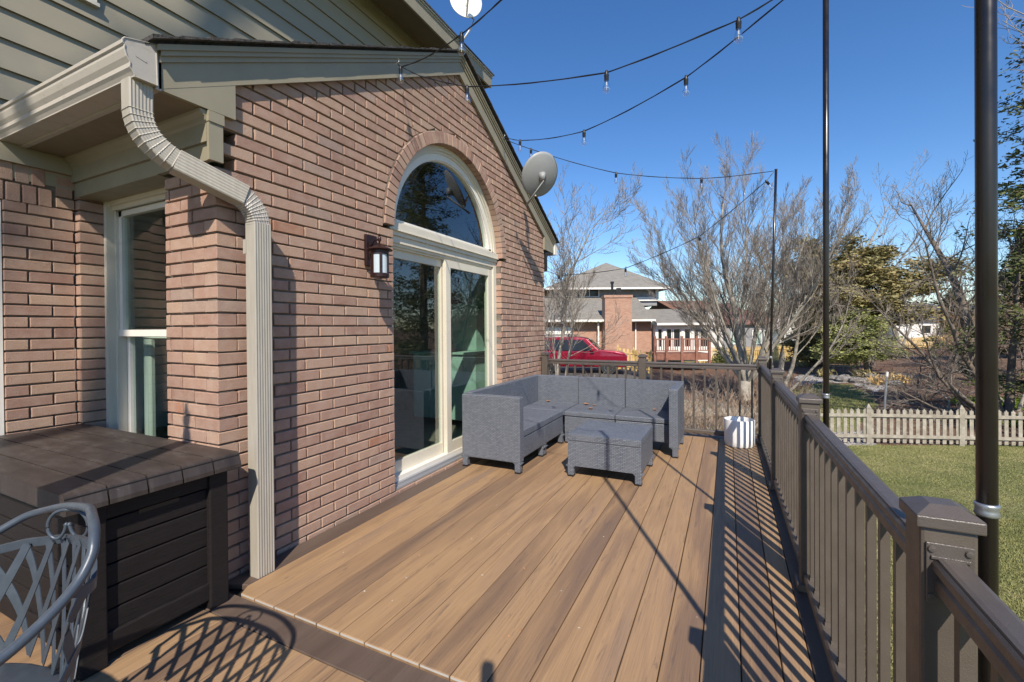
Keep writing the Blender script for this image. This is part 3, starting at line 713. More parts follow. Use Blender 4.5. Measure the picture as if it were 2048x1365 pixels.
b = MB(); b.box((x0 + .03, 1.575, 1.30), (x1 - .03, 1.579, 2.065)); sub(b, 'window_pane', 'pane', win)
b = MB(); b.box((x0 + .035, 1.610, .255), (x1 - .03, 1.614, 1.27)); sub(b, 'window_pane', 'pane', win)
# side door frame at the left edge
b = MB(); b.box((-1.52, .90, -.2), (-1.44, 1.05, 2.06)); b.box((-1.52, -.15, -.2), (-1.46, .90, 2.06)); b.build('side_door', 'white_vinyl', house)
# sliding door
XF = -.065
b = MB()
b.box((XF - .10, 4.515, .06), (XF, 4.579, 2.05)); b.box((XF - .10, 2.741, .06), (XF, 2.80, 2.05)); b.box((XF - .10, 2.80, 1.995), (XF - .002, 4.515, 2.05))
b.box((XF - .10, 4.495, .1), (XF - .018, 4.515, 1.995)); b.box((XF - .10, 4.475, .1), (XF - .036, 4.495, 1.995))
b.box((XF - .10, 2.8, 1.972), (XF - .018, 4.50, 1.995)); b.box((XF - .10, 2.8, 1.955), (XF - .034, 4.48, 1.972))
# transom with stepped nosing
b.box((-.16, 2.742, 2.051), (-.050, 4.578, 2.085)); b.box((-.16, 2.742, 2.085), (-.030, 4.578, 2.092)); b.box((-.16, 2.742, 2.092), (-.040, 4.578, 2.150)); b.box((-.16, 2.743, 2.150), (-.075, 4.577, 2.172))
door = b.build('sliding_door', 'vinyl', house)
def leaf(y0, y1, xf, nm):
    b = MB(); b.box((xf - .04, y0, .105), (xf, y0 + .075, 1.955)); b.box((xf - .04, y1 - .075, .105), (xf, y1, 1.955)); b.box((xf - .04, y0 + .075, .105), (xf - .002, y1 - .075, .205)); b.box((xf - .04, y0 + .075, 1.885), (xf - .002, y1 - .075, 1.955))
    sub(b, nm, 'vinyl', door)
    b = MB(); b.box((xf - .024, y0 + .07, .20), (xf - .018, y1 - .07, 1.89)); sub(b, 'glass_pane', 'pane', door)
leaf(3.565, 4.475, XF - .004, 'door_leaf'); leaf(2.80, 3.63, XF - .055, 'door_leaf')
b = MB(); b.box((-.16, 2.743, .064), (-.062, 4.577, .104)); sub(b, 'door_track', 'white_vinyl', door)
b = MB(); b.box((-.16, 2.742, .011), (-.022, 4.579, .036)); b.box((-.16, 2.742, .036), (-.040, 4.579, .063)); b.box((-.16, 2.742, .0365), (-.034, 4.579, .041)); sub(b, 'door_threshold', 'sill_metal', door)
# arched window
def arcband(B, ri, ro, xb, xf, z0=None, n=48, mi=0):
    zc = AZ + .02 if z0 is None else z0
    for i in range(n):
        a0, a1 = pi * i / n, pi * (i + 1) / n; q = [(AC + r * cos(a), zc + r * sin(a)) for r, a in ((ri, a0), (ro, a0), (ro, a1), (ri, a1))]
        B.add([(xb, *p) for p in q] + [(xf, *p) for p in q], [(0, 1, 5, 4), (2, 3, 7, 6), (4, 5, 6, 7)] + ([(1, 2, 6, 5)] if 1 else []) + [(3, 0, 4, 7)], mi)
b = MB(); arcband(b, .875, .918, -.16, -.062, AZ); arcband(b, .850, .876, -.16, -.075, AZ)
aw = b.build('arched_window', 'vinyl', house)
b = MB(); arcband(b, .795, .851, -.15, -.088, AZ + .0); arcband(b, .785, .797, -.15, -.100, AZ); b.box((-.15, AC - .84, 2.172), (-.088, AC + .84, 2.192)); sub(b, 'arch_sash', 'white_vinyl', aw)
b = MB(); q = [(AC + .80 * cos(pi * i / 48), AZ + .80 * sin(pi * i / 48)) for i in range(49)]; q = [p for p in q if p[1] > 2.17]; b.prism(q, -.128, -.122, 'x'); sub(b, 'arch_pane', 'pane', aw)
# upper storey siding
b = MB(); z = 2.29
while z < 5.2:
    b.prism([(-1.43, z), (-1.4075, z - .002), (-1.4265, z + .180), (-1.43, z + .180)], -1.2, 6.1, 'y'); z += .1763
b.build('lap_siding', 'siding', house)
b = MB(); b.box((-1.8, -1.6, 2.2), (-1.432, 6.09, 5.2)); b.box((-5, 6.0, -1.2), (-1.45, 6.08, 5.1)); b.build('upper_wall', 'siding', house)
b = MB(); b.box((-1.43, -1.6, 5.165), (-.97, 6.10, 5.175)); b.box((-1.425, -1.6, 5.13), (-1.39, 6.08, 5.165)); b.build('main_soffit', 'soffit', house)
b = MB(); b.prism([(-.97, 5.02), (-.945, 5.02), (-.935, 5.20), (-.97, 5.20)], -1.6, 6.14, 'y'); b.box((-1.43, 6.10, 5.02), (-.97, 6.12, 5.2)); b.build('main_fascia', 'trim', house)
b = MB(); b.box((-.934, -1.6, 5.19), (-.915, 6.15, 5.203)); b.box((-.938, -1.6, 5.165), (-.926, 6.15, 5.172)); b.build('drip_edge', 'vinyl', house)
b = MB(); b.prism([(-.905, 5.205), (-.905, 5.225), (-4.5, 7.2), (-4.5, 7.1)], -1.6, 6.17, 'y'); b.build('main_roof', 'shingle_dark', house)
b = MB(); b.box((-1.43, .5, 3.458), (-1.392, 1.485, 3.56)); b.box((-1.43, 1.385, 3.56), (-1.393, 1.4845, 4.8)); b.box((-1.43, .5, 3.435), (-1.38, 1.495, 3.458)); b.build('upper_window_trim', 'vinyl', house)
b = MB(); b.box((-1.40, 4.62, 4.22), (-1.33, 4.72, 4.40)); b.build('vent_cover', 'siding', house)
# rooms behind the glass
b = MB()
b.box((-1.35, 1.70, -.05), (-.13, 5.85, -.01), 1); b.box((-4.6, 1.70, -.05), (-1.351, 5.85, -.01), 1)
b.box((-4.65, 1.65, -.1), (-4.6, 5.9, .3)); b.box((-4.65, 1.65, 2.35), (-4.6, 5.9, 2.55)); b.box((-4.65, 1.65, .3), (-4.6, 4.25, 2.35)); b.box((-1.25, 5.72, -.1), (-.12, 5.8, 2.45), 2); b.box((-4.6, 5.72, -.1), (-1.251, 5.8, 2.45), 3); b.box((-4.6, 1.46, 2.5), (-1.46, 5.98, 2.55)); b.box((-4.6, 1.45, -.1), (-1.45, 1.52, 2.45)); b.box((-4.6, 1.52, -.1), (-4.5, 1.7, 2.45))  # unseen gap in the back wall, added to let daylight fill the room
b.box((-.13, 1.64, -.1), (-.12, 2.735, 2.5)); b.box((-.13, 4.585, -.1), (-.12, 5.8, 2.5)); b.box((-.28, 1.64, -.1), (-.125, 1.66, 2.3)); b.box((-1.45, 1.64, 2.2), (-.12, 1.66, 2.5))
b.build('interior_room', ['room_wall', 'room_floor', 'mint', 'bark_brown'], house)
cab = root('sideboard', (-1.2, 5.2, 0), 'pale mint cabinet standing inside behind the right glass door leaf', 'cabinet')
b = MB(); b.box((-1.6, 5.0, .08), (-.6, 5.68, .95), ch=.01); b.build('cabinet_body', 'mint', cab)
b = MB(); b.box((-1.65, 4.97, .95), (-.55, 5.70, .98), ch=.006); b.build('cabinet_top', 'mint', cab)
b = MB(); b.box((-1.4, 5.45, .98), (-.85, 5.68, 1.62), ch=.008); b.box((-1.44, 5.42, 1.62), (-.81, 5.69, 1.65), ch=.004); b.build('hutch', 'mint', cab)
for zz in (.5,): 
    b = MB(); b.tube([(-1.12, 4.985, .62), (-1.12, 4.985, .78)], .008, 8); b.build('handle', 'chrome', cab)
ach = root('armchair', (-.95, 2.05, 0), 'green upholstered armchair just inside the small window', 'chair', 'chairs inside the small window')
b = MB(); b.lathe((-.80, 1.95, .74), [(.02, -.22), (.13, -.2), (.16, 0), (.14, .14), (.06, .2), (.01, .21)], 20); b.build('backrest', 'green_cloth', ach, True)
b = MB(); b.lathe((-.80, 2.1, .42), [(.26, -.05), (.28, 0), (.27, .06), (.2, .09)], 24); b.build('seat', 'green_cloth', ach, True)
ac2 = root('armchair', (-1.0, 2.3, 0), 'second green chair deeper in the room behind the small window', 'chair', 'chairs inside the small window')
b = MB(); b.lathe((-1.02, 2.15, .70), [(.02, -.22), (.13, -.2), (.16, 0), (.14, .14), (.06, .2), (.01, .21)], 20); b.build('backrest', 'green_cloth', ac2, True)
b = MB(); b.lathe((-1.02, 2.3, .42), [(.26, -.05), (.28, 0), (.27, .06), (.2, .09)], 24); b.build('seat', 'green_cloth', ac2, True)
cur = root('curtain', (-1.2, 1.7, .2), 'pale pleated curtain hanging inside the lower half of the small window', 'curtain')
b = MB(); vs = []; nn = 60
for i in range(nn + 1):
    xx = -1.33 + .10 * i / nn; yy = 1.70 + .012 * sin(i * .9); vs += [(xx, yy, .2), (xx, yy, 1.24)]
b.add(vs, [(2 * i, 2 * i + 2, 2 * i + 3, 2 * i + 1) for i in range(nn)]); vs2 = [(x_, y_ + .002, z_) for x_, y_, z_ in vs]; b.add(vs2, [(2 * i, 2 * i + 1, 2 * i + 3, 2 * i + 2) for i in range(nn)])
b.build('curtain_cloth', 'curtain', cur)
b = MB(); b.tube([(-1.36, 1.70, 1.25), (-1.0, 1.70, 1.25)], .006, 8); b.build('curtain_rod', 'white_vinyl', cur)

# ------------------------------------------------------------------ wall lantern
lan = root('wall_lantern', (.0, 2.48, 1.7), 'dark bronze wall lantern with frosted panes on the brick beside the sliding door', 'lantern')
LX, LY = .165, 2.405
b = MB(); b.box((.003, 2.425, 1.752), (.026, 2.535, 1.978), ch=.004); b.box((.026, 2.445, 1.80), (.034, 2.515, 1.93), ch=.003); b.build('back_plate', 'bronze', lan)
b = MB(); b.tube([(.03, 2.47, 1.895), (.09, 2.44, 1.925), (LX, LY, 1.925)], .006, 8); b.lathe((LX, LY, 1.885), [(.004, 0), (.007, .02), (.013, .03), (.012, .05), (.006, .058), (.010, .066), (.001, .078)], 14); b.build('bracket_arm', 'bronze', lan, True)
b = MB(); b.lathe((LX, LY, 1.845), [(.060, -.03), (.064, -.028), (.064, -.004), (.088, 0), (.090, .003), (.070, .016), (.035, .030), (.014, .042), (.001, .044)], 40); b.build('lantern_cap', 'bronze', lan, True)
b = MB()
for i in range(6):
    a = 2 * pi * i / 6 + .35; c = Vector((LX + .060 * cos(a), LY + .060 * sin(a), 1.74)); t = Vector((-sin(a), cos(a), 0)) * .009; nn = Vector((cos(a), sin(a), 0)) * .004
    b.add([c - t - nn + Vector((0, 0, -.08)), c + t - nn + Vector((0, 0, -.08)), c + t + nn + Vector((0, 0, -.08)), c - t + nn + Vector((0, 0, -.08)), c - t - nn + Vector((0, 0, .08)), c + t - nn + Vector((0, 0, .08)), c + t + nn + Vector((0, 0, .08)), c - t + nn + Vector((0, 0, .08))], [(0, 3, 2, 1), (4, 5, 6, 7), (0, 1, 5, 4), (1, 2, 6, 5), (2, 3, 7, 6), (3, 0, 4, 7)])
b.lathe((LX, LY, 1.655), [(.03, -.004), (.060, 0), (.064, .004), (.064, .026), (.06, .030)], 40); b.build('lantern_cage', 'bronze', lan, True)
b = MB(); b.lathe((LX, LY, 1.68), [(.056, 0), (.056, .142)], 40); b.build('lantern_glass', 'frosted', lan, True)

# ------------------------------------------------------------------ wicker sectional
def wpart(name, lo, hi, par, ch=.008):
    b = MB(); b.box(lo, hi, ch=ch); return b.build(name, 'wicker', par)
sofa = root('sectional_sofa', (.6, 4.8, 0), 'grey wicker corner sofa without cushions along the wall and far railing', 'sofa')
ZS, ZT, FB = .362, .688, .095
# left run: arm at the near end, corner, then the back run to the right arm
wpart('armrest', (.082, 3.585, FB), (.683, 3.672, ZT - .008), sofa)
wpart('backrest', (.062, 3.676, FB), (.142, 5.328, ZT), sofa)
wpart('seat', (.146, 3.676, ZS - .055), (.672, 4.222, ZS), sofa); wpart('seat', (.146, 4.226, ZS - .055), (.668, 4.782, ZS), sofa)
wpart('seat_apron', (.628, 3.676, FB + .02), (.668, 4.222, ZS - .059), sofa); wpart('seat_apron', (.626, 4.226, FB + .02), (.664, 4.79, ZS - .059), sofa)
wpart('backrest', (.062, 5.332, FB), (.672, 5.422, ZT), sofa); wpart('backrest', (.677, 5.322, FB), (1.247, 5.412, ZT - .003), sofa); wpart('backrest', (1.252, 5.312, FB), (1.895, 5.402, ZT - .005), sofa)
wpart('seat', (.146, 4.787, ZS - .055), (.672, 5.326, ZS), sofa); wpart('seat', (.677, 4.785, ZS - .055), (1.247, 5.317, ZS - .003), sofa); wpart('seat', (1.252, 4.782, ZS - .055), (1.806, 5.308, ZS - .005), sofa)
wpart('seat_apron', (.680, 4.790, FB + .02), (1.245, 4.83, ZS - .059), sofa); wpart('seat_apron', (1.255, 4.787, FB + .02), (1.806, 4.827, ZS - .061), sofa)
wpart('armrest', (1.812, 4.665, FB), (1.898, 5.308, ZT - .010), sofa)
def wleg(x, y, par, s=.052, h=None):
    b = MB(); h = h or FB; b.box((x, y, .014), (x + s, y + s, h + .03), ch=.004)
    b.prism([(x - .02, h + .0), (x + .001, h - .016), (x + .001, h + .002)], y + .004, y + s - .004, 'y'); b.prism([(x + s + .02, h + .0), (x + s - .001, h - .016), (x + s - .001, h + .002)], y + .004, y + s - .004, 'y')
    o = b.build('leg', 'wicker', par); b = MB(); b.box((x - .001, y - .001, 0), (x + s + .001, y + s + .001, .016), ch=.003); sub(b, 'foot', 'black_plastic', o)
for x, y in ((.084, 3.587), (.629, 3.587), (.612, 4.17), (.612, 4.226), (.618, 4.735), (.684, 4.794), (1.192, 4.79), (1.256, 4.79), (1.844, 4.668), (1.842, 5.25), (.07, 5.36), (1.2, 5.35), (.07, 4.2)): wleg(x, y, sofa)
tb = root('wicker_table', (1.39, 4.03, 0), 'low rectangular grey wicker coffee table standing on the deck in front of the sofa', 'table')
b = MB(); b.box((1.076, 3.722, .312), (1.708, 4.348, .374), ch=.010); b.build('tabletop', 'wicker', tb)
for lo, hi in (((1.080, 3.726, .095), (1.704, 3.748, .31)), ((1.080, 4.322, .095), (1.704, 4.344, .31)), ((1.080, 3.750, .095), (1.102, 4.320, .31)), ((1.682, 3.750, .095), (1.704, 4.320, .31))):
    wpart('side_panel', lo, hi, tb, .003)
for x, y in ((1.078, 3.724), (1.654, 3.724), (1.078, 4.294), (1.654, 4.294)): wleg(x, y, tb)
# dry leaves on the seats
lf = random.Random(2)
for i, (x, y, z, sc, lab) in enumerate(((.30, 5.27, ZS, .060, 'curled brown leaf in the back corner of the sofa'), (.80, 5.25, ZS - .003, .07, 'long tan leaf at the foot of the middle backrest'), (.905, 5.22, ZS - .003, .04, 'small curled leaf beside the long leaf on the middle seat'),
                                   (.93, 4.99, ZS - .003, .055, 'narrow brown leaf lying in the middle of the centre seat'), (1.60, 5.22, ZS - .005, .05, 'reddish leaf at the back of the right hand seat'))):
    b = MB(); a = lf.uniform(0, 3); vs = []; n_ = 8
    for k in range(n_ + 1):
        t = k / n_; wd = sin(pi * t) ** .7 * .34 * sc * (1 + .2 * sin(t * 17 + i)); cz = .006 + .22 * sc * (2 * t - 1) ** 2
        for q in (-1, 0, 1): vs.append(Vector((x + (t - .5) * sc * cos(a) - q * wd * sin(a), y + (t - .5) * sc * sin(a) + q * wd * cos(a), z + cz + abs(q) * wd * .7)))
    f = [(3 * k + q, 3 * k + 3 + q, 3 * k + 4 + q, 3 * k + 1 + q) for k in range(n_) for q in (0, 1)]
    b.add(vs, f); b.add([v + Vector((0, 0, -.0012)) for v in vs], [t[::-1] for t in f])
    o = b.build('dry_leaf', 'leaf_dry', None, True); tag(o, lab, 'leaf', 'dry leaves on the sofa')
rg = random.Random(8); b = MB()
for _ in range(34):
    x = rg.uniform(.2, 2.5); y = rg.uniform(1.5, 5.2) if rg.random() < .6 else rg.uniform(1.5, 2.8); s_ = rg.uniform(.003, .0075); vs = [(x + rg.uniform(-1, 1) * s_, y + rg.uniform(-1, 1) * s_, .0006 + (s_ * .5 if q == 4 else 0)) for q in range(5)]
    vs[:4] = [(x - s_, y + rg.uniform(-.3, .3) * s_, .0006), (x, y - s_ * .7, .0006), (x + s_, y, .0006), (x + rg.uniform(-.3, .3) * s_, y + s_ * .8, .0006)]; b.add(vs, [(0, 1, 4), (1, 2, 4), (2, 3, 4), (3, 0, 4)], rg.choice((0, 0, 1)))
o = b.build('debris', ['cut_end', 'leaf_dry']); tag(o, 'tiny pale crumbs and leaf bits scattered over the deck boards', 'debris', None, 'stuff')
# planter
b = MB(); b.lathe((2.452, 5.465, .0), [(.120, .0), (.138, .004), (.146, .02), (.150, .06), (.151, .282), (.149, .288), (.141, .288), (.139, .28), (.136, .05), (.05, .04)], 56)
o = b.build('planter', 'pot', None, True); tag(o, 'empty white cylindrical planter standing by the far corner post of the deck', 'planter')

# ------------------------------------------------------------------ storage box
bx = root('storage_box', (-.6, 1.06, -.012), 'dark brown plastic deck storage box with a planked lid and slatted sides under the window', 'storage box')
BX0, BX1, BY0, BY1 = -1.36, .163, .79, 1.340
def plankrow(lo, hi, n, name, key, par):     # end panel facing +x or -y made of horizontal planks
    b = MB(); z0, z1 = lo[2], hi[2]; d = (z1 - z0) / n
    for i in range(n):
        b.box((lo[0], lo[1], z0 + i * d + .003), (hi[0], hi[1], z0 + (i + 1) * d - .003), ch=.004)
    return b.build(name, key, par)
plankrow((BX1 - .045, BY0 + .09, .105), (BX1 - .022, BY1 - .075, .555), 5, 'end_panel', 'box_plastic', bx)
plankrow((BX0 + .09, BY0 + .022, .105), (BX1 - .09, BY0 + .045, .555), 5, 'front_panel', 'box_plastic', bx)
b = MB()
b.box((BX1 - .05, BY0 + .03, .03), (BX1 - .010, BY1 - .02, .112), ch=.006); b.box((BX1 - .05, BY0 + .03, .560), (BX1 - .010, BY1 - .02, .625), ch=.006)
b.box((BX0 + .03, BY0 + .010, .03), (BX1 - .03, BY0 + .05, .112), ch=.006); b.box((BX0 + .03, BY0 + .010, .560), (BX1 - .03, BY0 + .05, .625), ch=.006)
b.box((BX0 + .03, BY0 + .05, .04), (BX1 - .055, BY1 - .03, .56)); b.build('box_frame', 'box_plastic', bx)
b = MB(); b.box((BX1 - .021, BY0 + .2, .540), (BX1 - .0185, BY1 - .2, .556)); b.build('grip_gap_shade', 'black_plastic', bx)  # thin black strip painting in the shade of a hand gap
for x, y in ((BX1 - .085, BY0), (BX1 - .085, BY1 - .082), (BX0, BY0), (BX0, BY1 - .08)):
    b = MB(); b.box((x, y, -.012), (x + .088, y + .085, .632), ch=.006); b.build('corner_leg', 'box_plastic', bx)
b = MB(); n_ = 5; d = (1.388 - .738) / n_
for i in range(n_):
    y0 = .738 + i * d; y0b, y1b = y0 + .0036, y0 + d - .0036
    vs = []; 
    prof = [(0, .632), (0, .648), (-.022, .698), (-.034, .704)]
    x1 = .205
    pts = [(x1, .632), (x1, .65), (x1 - .016, .698), (x1 - .026, .7035)]
    b.add([(BX0 - .05, y0b, .632), (BX0 - .05, y0b, .7035)] + [(x_, y0b, z_) for x_, z_ in pts[::-1]] + [(BX0 - .05, y1b, .632), (BX0 - .05, y1b, .7035)] + [(x_, y1b, z_) for x_, z_ in pts[::-1]],
          [(0, 1, 2, 3, 4, 5)[::-1], (6, 7, 8, 9, 10, 11), (1, 7, 8, 2)[::-1], (2, 8, 9, 3)[::-1], (3, 9, 10, 4)[::-1], (4, 10, 11, 5)[::-1], (0, 5, 11, 6)[::-1]])
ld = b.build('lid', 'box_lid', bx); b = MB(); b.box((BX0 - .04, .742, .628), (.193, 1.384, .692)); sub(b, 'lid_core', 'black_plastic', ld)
# ------------------------------------------------------------------ chair
ch = root('patio_chair', (.86, .2, -.012), 'blue grey metal patio chair with a lattice barrel back in the near left corner', 'chair')
rim = [(.40, -.02, .60), (.425, .12, .625), (.45, .28, .66), (.475, .37, .685), (.50, .43, .708), (.54, .49, .752), (.57, .53, .78), (.62, .552, .797), (.72, .560, .823), (.84, .548, .848), (.95, .527, .868), (1.04, .498, .876), (1.09, .482, .867), (1.118, .470, .846), (1.133, .460, .823), (1.148, .435, .790), (1.165, .398, .763), (1.18, .35, .737), (1.19, .30, .717), (1.195, .22, .692), (1.195, .10, .66), (1.19, -.04, .62)]
def cr(P, n=6):       # Catmull-Rom
    P = [Vector(p) for p in P]; Q = [P[0] * 2 - P[1]] + P + [P[-1] * 2 - P[-2]]; o = []
    for i in range(1, len(Q) - 2):
        for k in range(n):
            t = k / n; a, b_, c, d = Q[i - 1:i + 3]
            o.append(.5 * ((2 * b_) + (c - a) * t + (2 * a - 5 * b_ + 4 * c - d) * t * t + (3 * b_ - a - 3 * c + d) * t ** 3))
    return o + [P[-1]]
rs_ = cr(rim)
b = MB(); b.tube(rs_, .0100, 14); b.build('top_rim', 'chair_metal', ch, 'all')
N_ = len(rs_)
def S_(t):      # plan position on the barrel at fraction t of the rim, with rim height
    f = t * (N_ - 1); i = min(N_ - 2, int(f)); return rs_[i].lerp(rs_[i + 1], f - i)
def drop(t):
    return .008 + .080 * max(0, 1 - ((t - .46) / .27) ** 4) if abs(t - .46) < .27 else .008
inner = []
for k in range(81):
    t = .19 + .54 * k / 80; p = S_(t); inner.append(p - Vector((0, 0, drop(t))))
b = MB(); b.sweep(inner, [(-.004, -.011), (.004, -.011), (.004, .011), (-.004, .011)]); b.build('inner_rim', 'chair_metal', ch)
cen = Vector((.82, .18, 0))
def shell(t, z):       # barrel surface narrowing slightly towards the seat
    p = S_(t); k = 1 - .16 * max(0, (.80 - z)) / .4; q = cen + (Vector((p.x, p.y, 0)) - cen) * k; return Vector((q.x, q.y, z))
b = MB()
arc = [0]
for k in range(1, 81): arc.append(arc[-1] + (S_(.19 + .54 * k / 80).xy - S_(.19 + .54 * (k - 1) / 80).xy).length)
LA = arc[-1]
def t_at(s_):
    for k in range(80):
        if arc[k + 1] >= s_: return .19 + .54 * (k + (s_ - arc[k]) / max(1e-6, arc[k + 1] - arc[k])) / 80
    return .73
for dirn, slope, off in ((1, .42, 0), (-1, .60, .002)):
    s0 = -.5
    while s0 < LA + .5:
        run = []
        for k in range(70):
            z = .44 + .44 * k / 69; s_ = s0 + dirn * slope * (z - .44)
            ok = 0 < s_ < LA and z < (S_(t_at(s_)).z - drop(t_at(s_)) + .004) if 0 < s_ < LA else False
            if ok: run.append((s_, z))
            elif run: break
        if len(run) > 3:
            vs = []
            w_ = .0108
            for s_, z in run:
                for q, nn in ((-w_, 0), (w_, 0), (w_, .0025), (-w_, .0025)):
                    p = shell(t_at(min(LA - .001, max(.001, s_ + q * .92))), z - dirn * q * .38); nrm = (Vector((p.x, p.y, 0)) - cen).normalized(); vs.append(p + nrm * (nn + off))
            b.add(vs, [(4 * i + q, 4 * i + (q + 1) % 4, 4 * i + 4 + (q + 1) % 4, 4 * i + 4 + q) for i in range(len(run) - 1) for q in range(4)])
        s0 += .088
b.build('lattice_back', 'chair_metal', ch)
sc_ = MB()
c0 = Vector((.765, .552, -.026)); tx = Vector((.80, .45, 0)).normalized()
def sp2(pts): return [c0 + tx * a + Vector((0, 0, z)) + Vector((-.2, -.93, 0)) * 0 for a, z in pts]
for sg in (-1, 1):
    sc_.tube(cr(sp2([(sg * .004, .812), (sg * .010, .792), (sg * .024, .776), (sg * .040, .780), (sg * .050, .798), (sg * .048, .822), (sg * .034, .842), (sg * .014, .850), (0, .851)]), 5), .0042, 8)
    sc_.lathe(tuple(sp2([(sg * .004, .812)])[0]), [(.001, -.006), (.007, 0), (.001, .006)], 10)
sc_.build('scroll', 'chair_metal', ch, 'all')
b = MB(); b.lathe((.82, .16, .43), [(.34, -.012), (.352, -.006), (.352, .006), (.34, .012), (.01, .014)], 40); b.build('seat', 'chair_metal', ch, True)
for x, y, dx, dy in ((.55, .42, -.03, .06), (1.08, .40, .04, .06), (.54, -.08, -.03, -.05), (1.10, -.08, .03, -.05)):
    b = MB(); b.tube(cr([(x, y, .43), (x + dx * .4, y + dy * .4, .25), (x + dx, y + dy, -.010)], 4), .010, 10); b.build('leg', 'chair_metal', ch, 'all')
pt = root('patio_table', (.60, -.36, -.012), 'round blue grey metal patio table left of the viewpoint with a closed umbrella through it', 'table')
b = MB(); b.lathe((.60, -.36, .722), [(.50, -.014), (.515, -.006), (.515, .006), (.50, .012), (.03, .012)], 48); b.build('tabletop', 'chair_metal', pt, True)
for a in (.4, 1.97, 3.54, 5.11):
    b = MB(); b.tube([(.60 + .10 * cos(a), -.36 + .10 * sin(a), .71), (.60 + .16 * cos(a), -.36 + .16 * sin(a), .35), (.60 + .36 * cos(a), -.36 + .36 * sin(a), -.01)], .012, 8); b.build('leg', 'chair_metal', pt)
um = root('closed_umbrella', (.60, -.28, -.012), 'closed patio umbrella left of the viewpoint whose shadow crosses the storage box lid', 'umbrella')
b = MB(); b.tube([(.60, -.28, 0), (.60, -.28, 2.60)], .019, 12); b.lathe((.60, -.28, 0), [(.22, 0), (.22, .04), (.05, .07), (.03, .3)], 24); b.build('umbrella_pole', 'bronze', um)
b = MB(); b.lathe((.60, -.28, 0), [(.075, 1.05), (.095, 1.15), (.085, 1.7), (.060, 2.2), (.035, 2.50), (.012, 2.56)], 14); b.build('folded_canopy', 'curtain', um)
b = MB(); b.lathe((.60, -.28, 2.55), [(.012, 0), (.028, .02), (.032, .05), (.018, .08), (.008, .13), (.001, .15)], 12); b.build('finial', 'bronze', um, True)
# camera on its tripod, whose shadow falls on the deck (stands behind the viewpoint)
tp = root('tripod', (2.36, -.06, -.012), 'black camera with an added upright post on a tripod throwing its short shadow on the near deck boards', 'tripod')
b = MB(); b.box((2.285, -.135, 1.23), (2.415, -.060, 1.325), ch=.01); b.box((2.32, -.12, 1.325), (2.38, -.07, 1.35), ch=.008); b.box((2.325, -.125, 1.35), (2.375, -.085, 1.70), ch=.012); b.lathe((2.347, -.060, 1.28), [(.038, -.01), (.038, .035)], 24, ax=Vector((-.43, .9, 0))); b.build('camera_with_shadow_post', 'black_plastic', tp)  # tall upright box on top is added to lengthen the cast shadow
b = MB(); b.tube([(2.35, -.10, 1.23), (2.35, -.10, .75)], .014, 12); b.lathe((2.35, -.10, 1.15), [(.02, 0), (.03, .02), (.03, .06), (.02, .08)], 16); b.build('centre_column', 'black_plastic', tp)
for a in (.6, 2.7, 4.8):
    b = MB(); b.tube([(2.35 + .03 * cos(a), -.10 + .03 * sin(a), .95), (2.35 + .38 * cos(a), -.10 + .38 * sin(a), -.010)], .012, 10); b.build('leg', 'black_plastic', tp)

# ------------------------------------------------------------------ string lights
P1, P2, P3 = POLES
HA, HB, HC = Vector((.075, 2.72, 3.33)), Vector((.085, 4.50, 3.44)), Vector((.04, 5.96, 2.10))
def strand(lab, pts, bulbs, tilt=None):
    r = root('string_light_strand', pts[0], lab, 'string lights', 'strings of clear bulbs above the deck')
    P = [Vector(p) for p in pts]; path = []
    for i in range(len(P) - 1):
        L = (P[i + 1] - P[i]).length
        for k in range(8):
            t = k / 8; path.append(P[i].lerp(P[i + 1], t) - Vector((0, 0, .03 * L * L * 4 * t * (1 - t) * .5)))
    path.append(P[-1])
    b = MB(); b.tube(path, .0036, 6); b.tube([p + Vector((0, 0, .004 * sin(i * .9))) + Vector((.002 * cos(i * .9), .003 * cos(i * .9), 0)) for i, p in enumerate(path)], .0022, 5); b.build('cable', 'black_plastic', r)
    for i in bulbs:
        c = P[i]; ax = Vector((0, 0, -1)) if not tilt or i not in tilt else Vector(tilt[i]).normalized()
        b = MB(); b.lathe(c, [(.006, -.014), (.0085, -.010), (.011, .006), (.012, .010), (.0145, .012), (.0145, .022), (.0135, .024), (.0135, .046), (.0125, .048)], 16, ax=ax); so_ = b.build('bulb_socket', 'black_plastic', r, True)
        b = MB(); b.lathe(c + ax * .046, [(.012, 0), (.0135, .008), (.020, .029), (.024, .044), (.0225, .056), (.016, .066), (.008, .071), (.001, .072)], 20, ax=ax, cap=False); bu = sub(b, 'bulb', 'bulb_glass', so_, 'all')
        b = MB(); b.tube([c + ax * .05, c + ax * .075], .004, 6); b.tube([c + ax * .075, c + ax * .078, c + ax * .10], .0014, 5); sub(b, 'filament', 'dish_white', so_)
strand('string of clear bulbs from the left rake hook up to the nearest pole', [HA, (.15, 2.665, 3.252), (.605, 2.405, 3.075), (.975, 2.20, 2.985), (1.40, 1.945, 2.877 + .03), (1.95, 1.62, 2.93), P1 + Vector((-.02, 0, -.03))], [1, 3, 5])
strand('string of bulbs from the left rake hook to the middle pole', [HA + Vector((0, .01, -.01)), (.30, 2.71, 3.17), (.71, 2.693, 2.985), (1.70, 2.653, 2.812), (2.40, 2.625, 2.895), P2 + Vector((-.02, 0, -.03))], [2, 3, 4])
strand('string of bulbs from the right rake hook to the middle pole', [HB, (.395, 4.262, 3.255), (1.262, 3.66, 2.945), (2.109, 3.073, 2.892), (2.62, 2.72, 3.00), P2 + Vector((-.02, .02, -.04))], [1, 2, 3])
strand('string of bulbs sagging from the right rake hook to the far pole', [HB + Vector((0, .01, -.02)), (.368, 4.613, 3.295), (1.24, 4.948, 2.995), (2.091, 5.275, 2.903), P3 + Vector((-.02, 0, -.01))], [1, 2, 3])
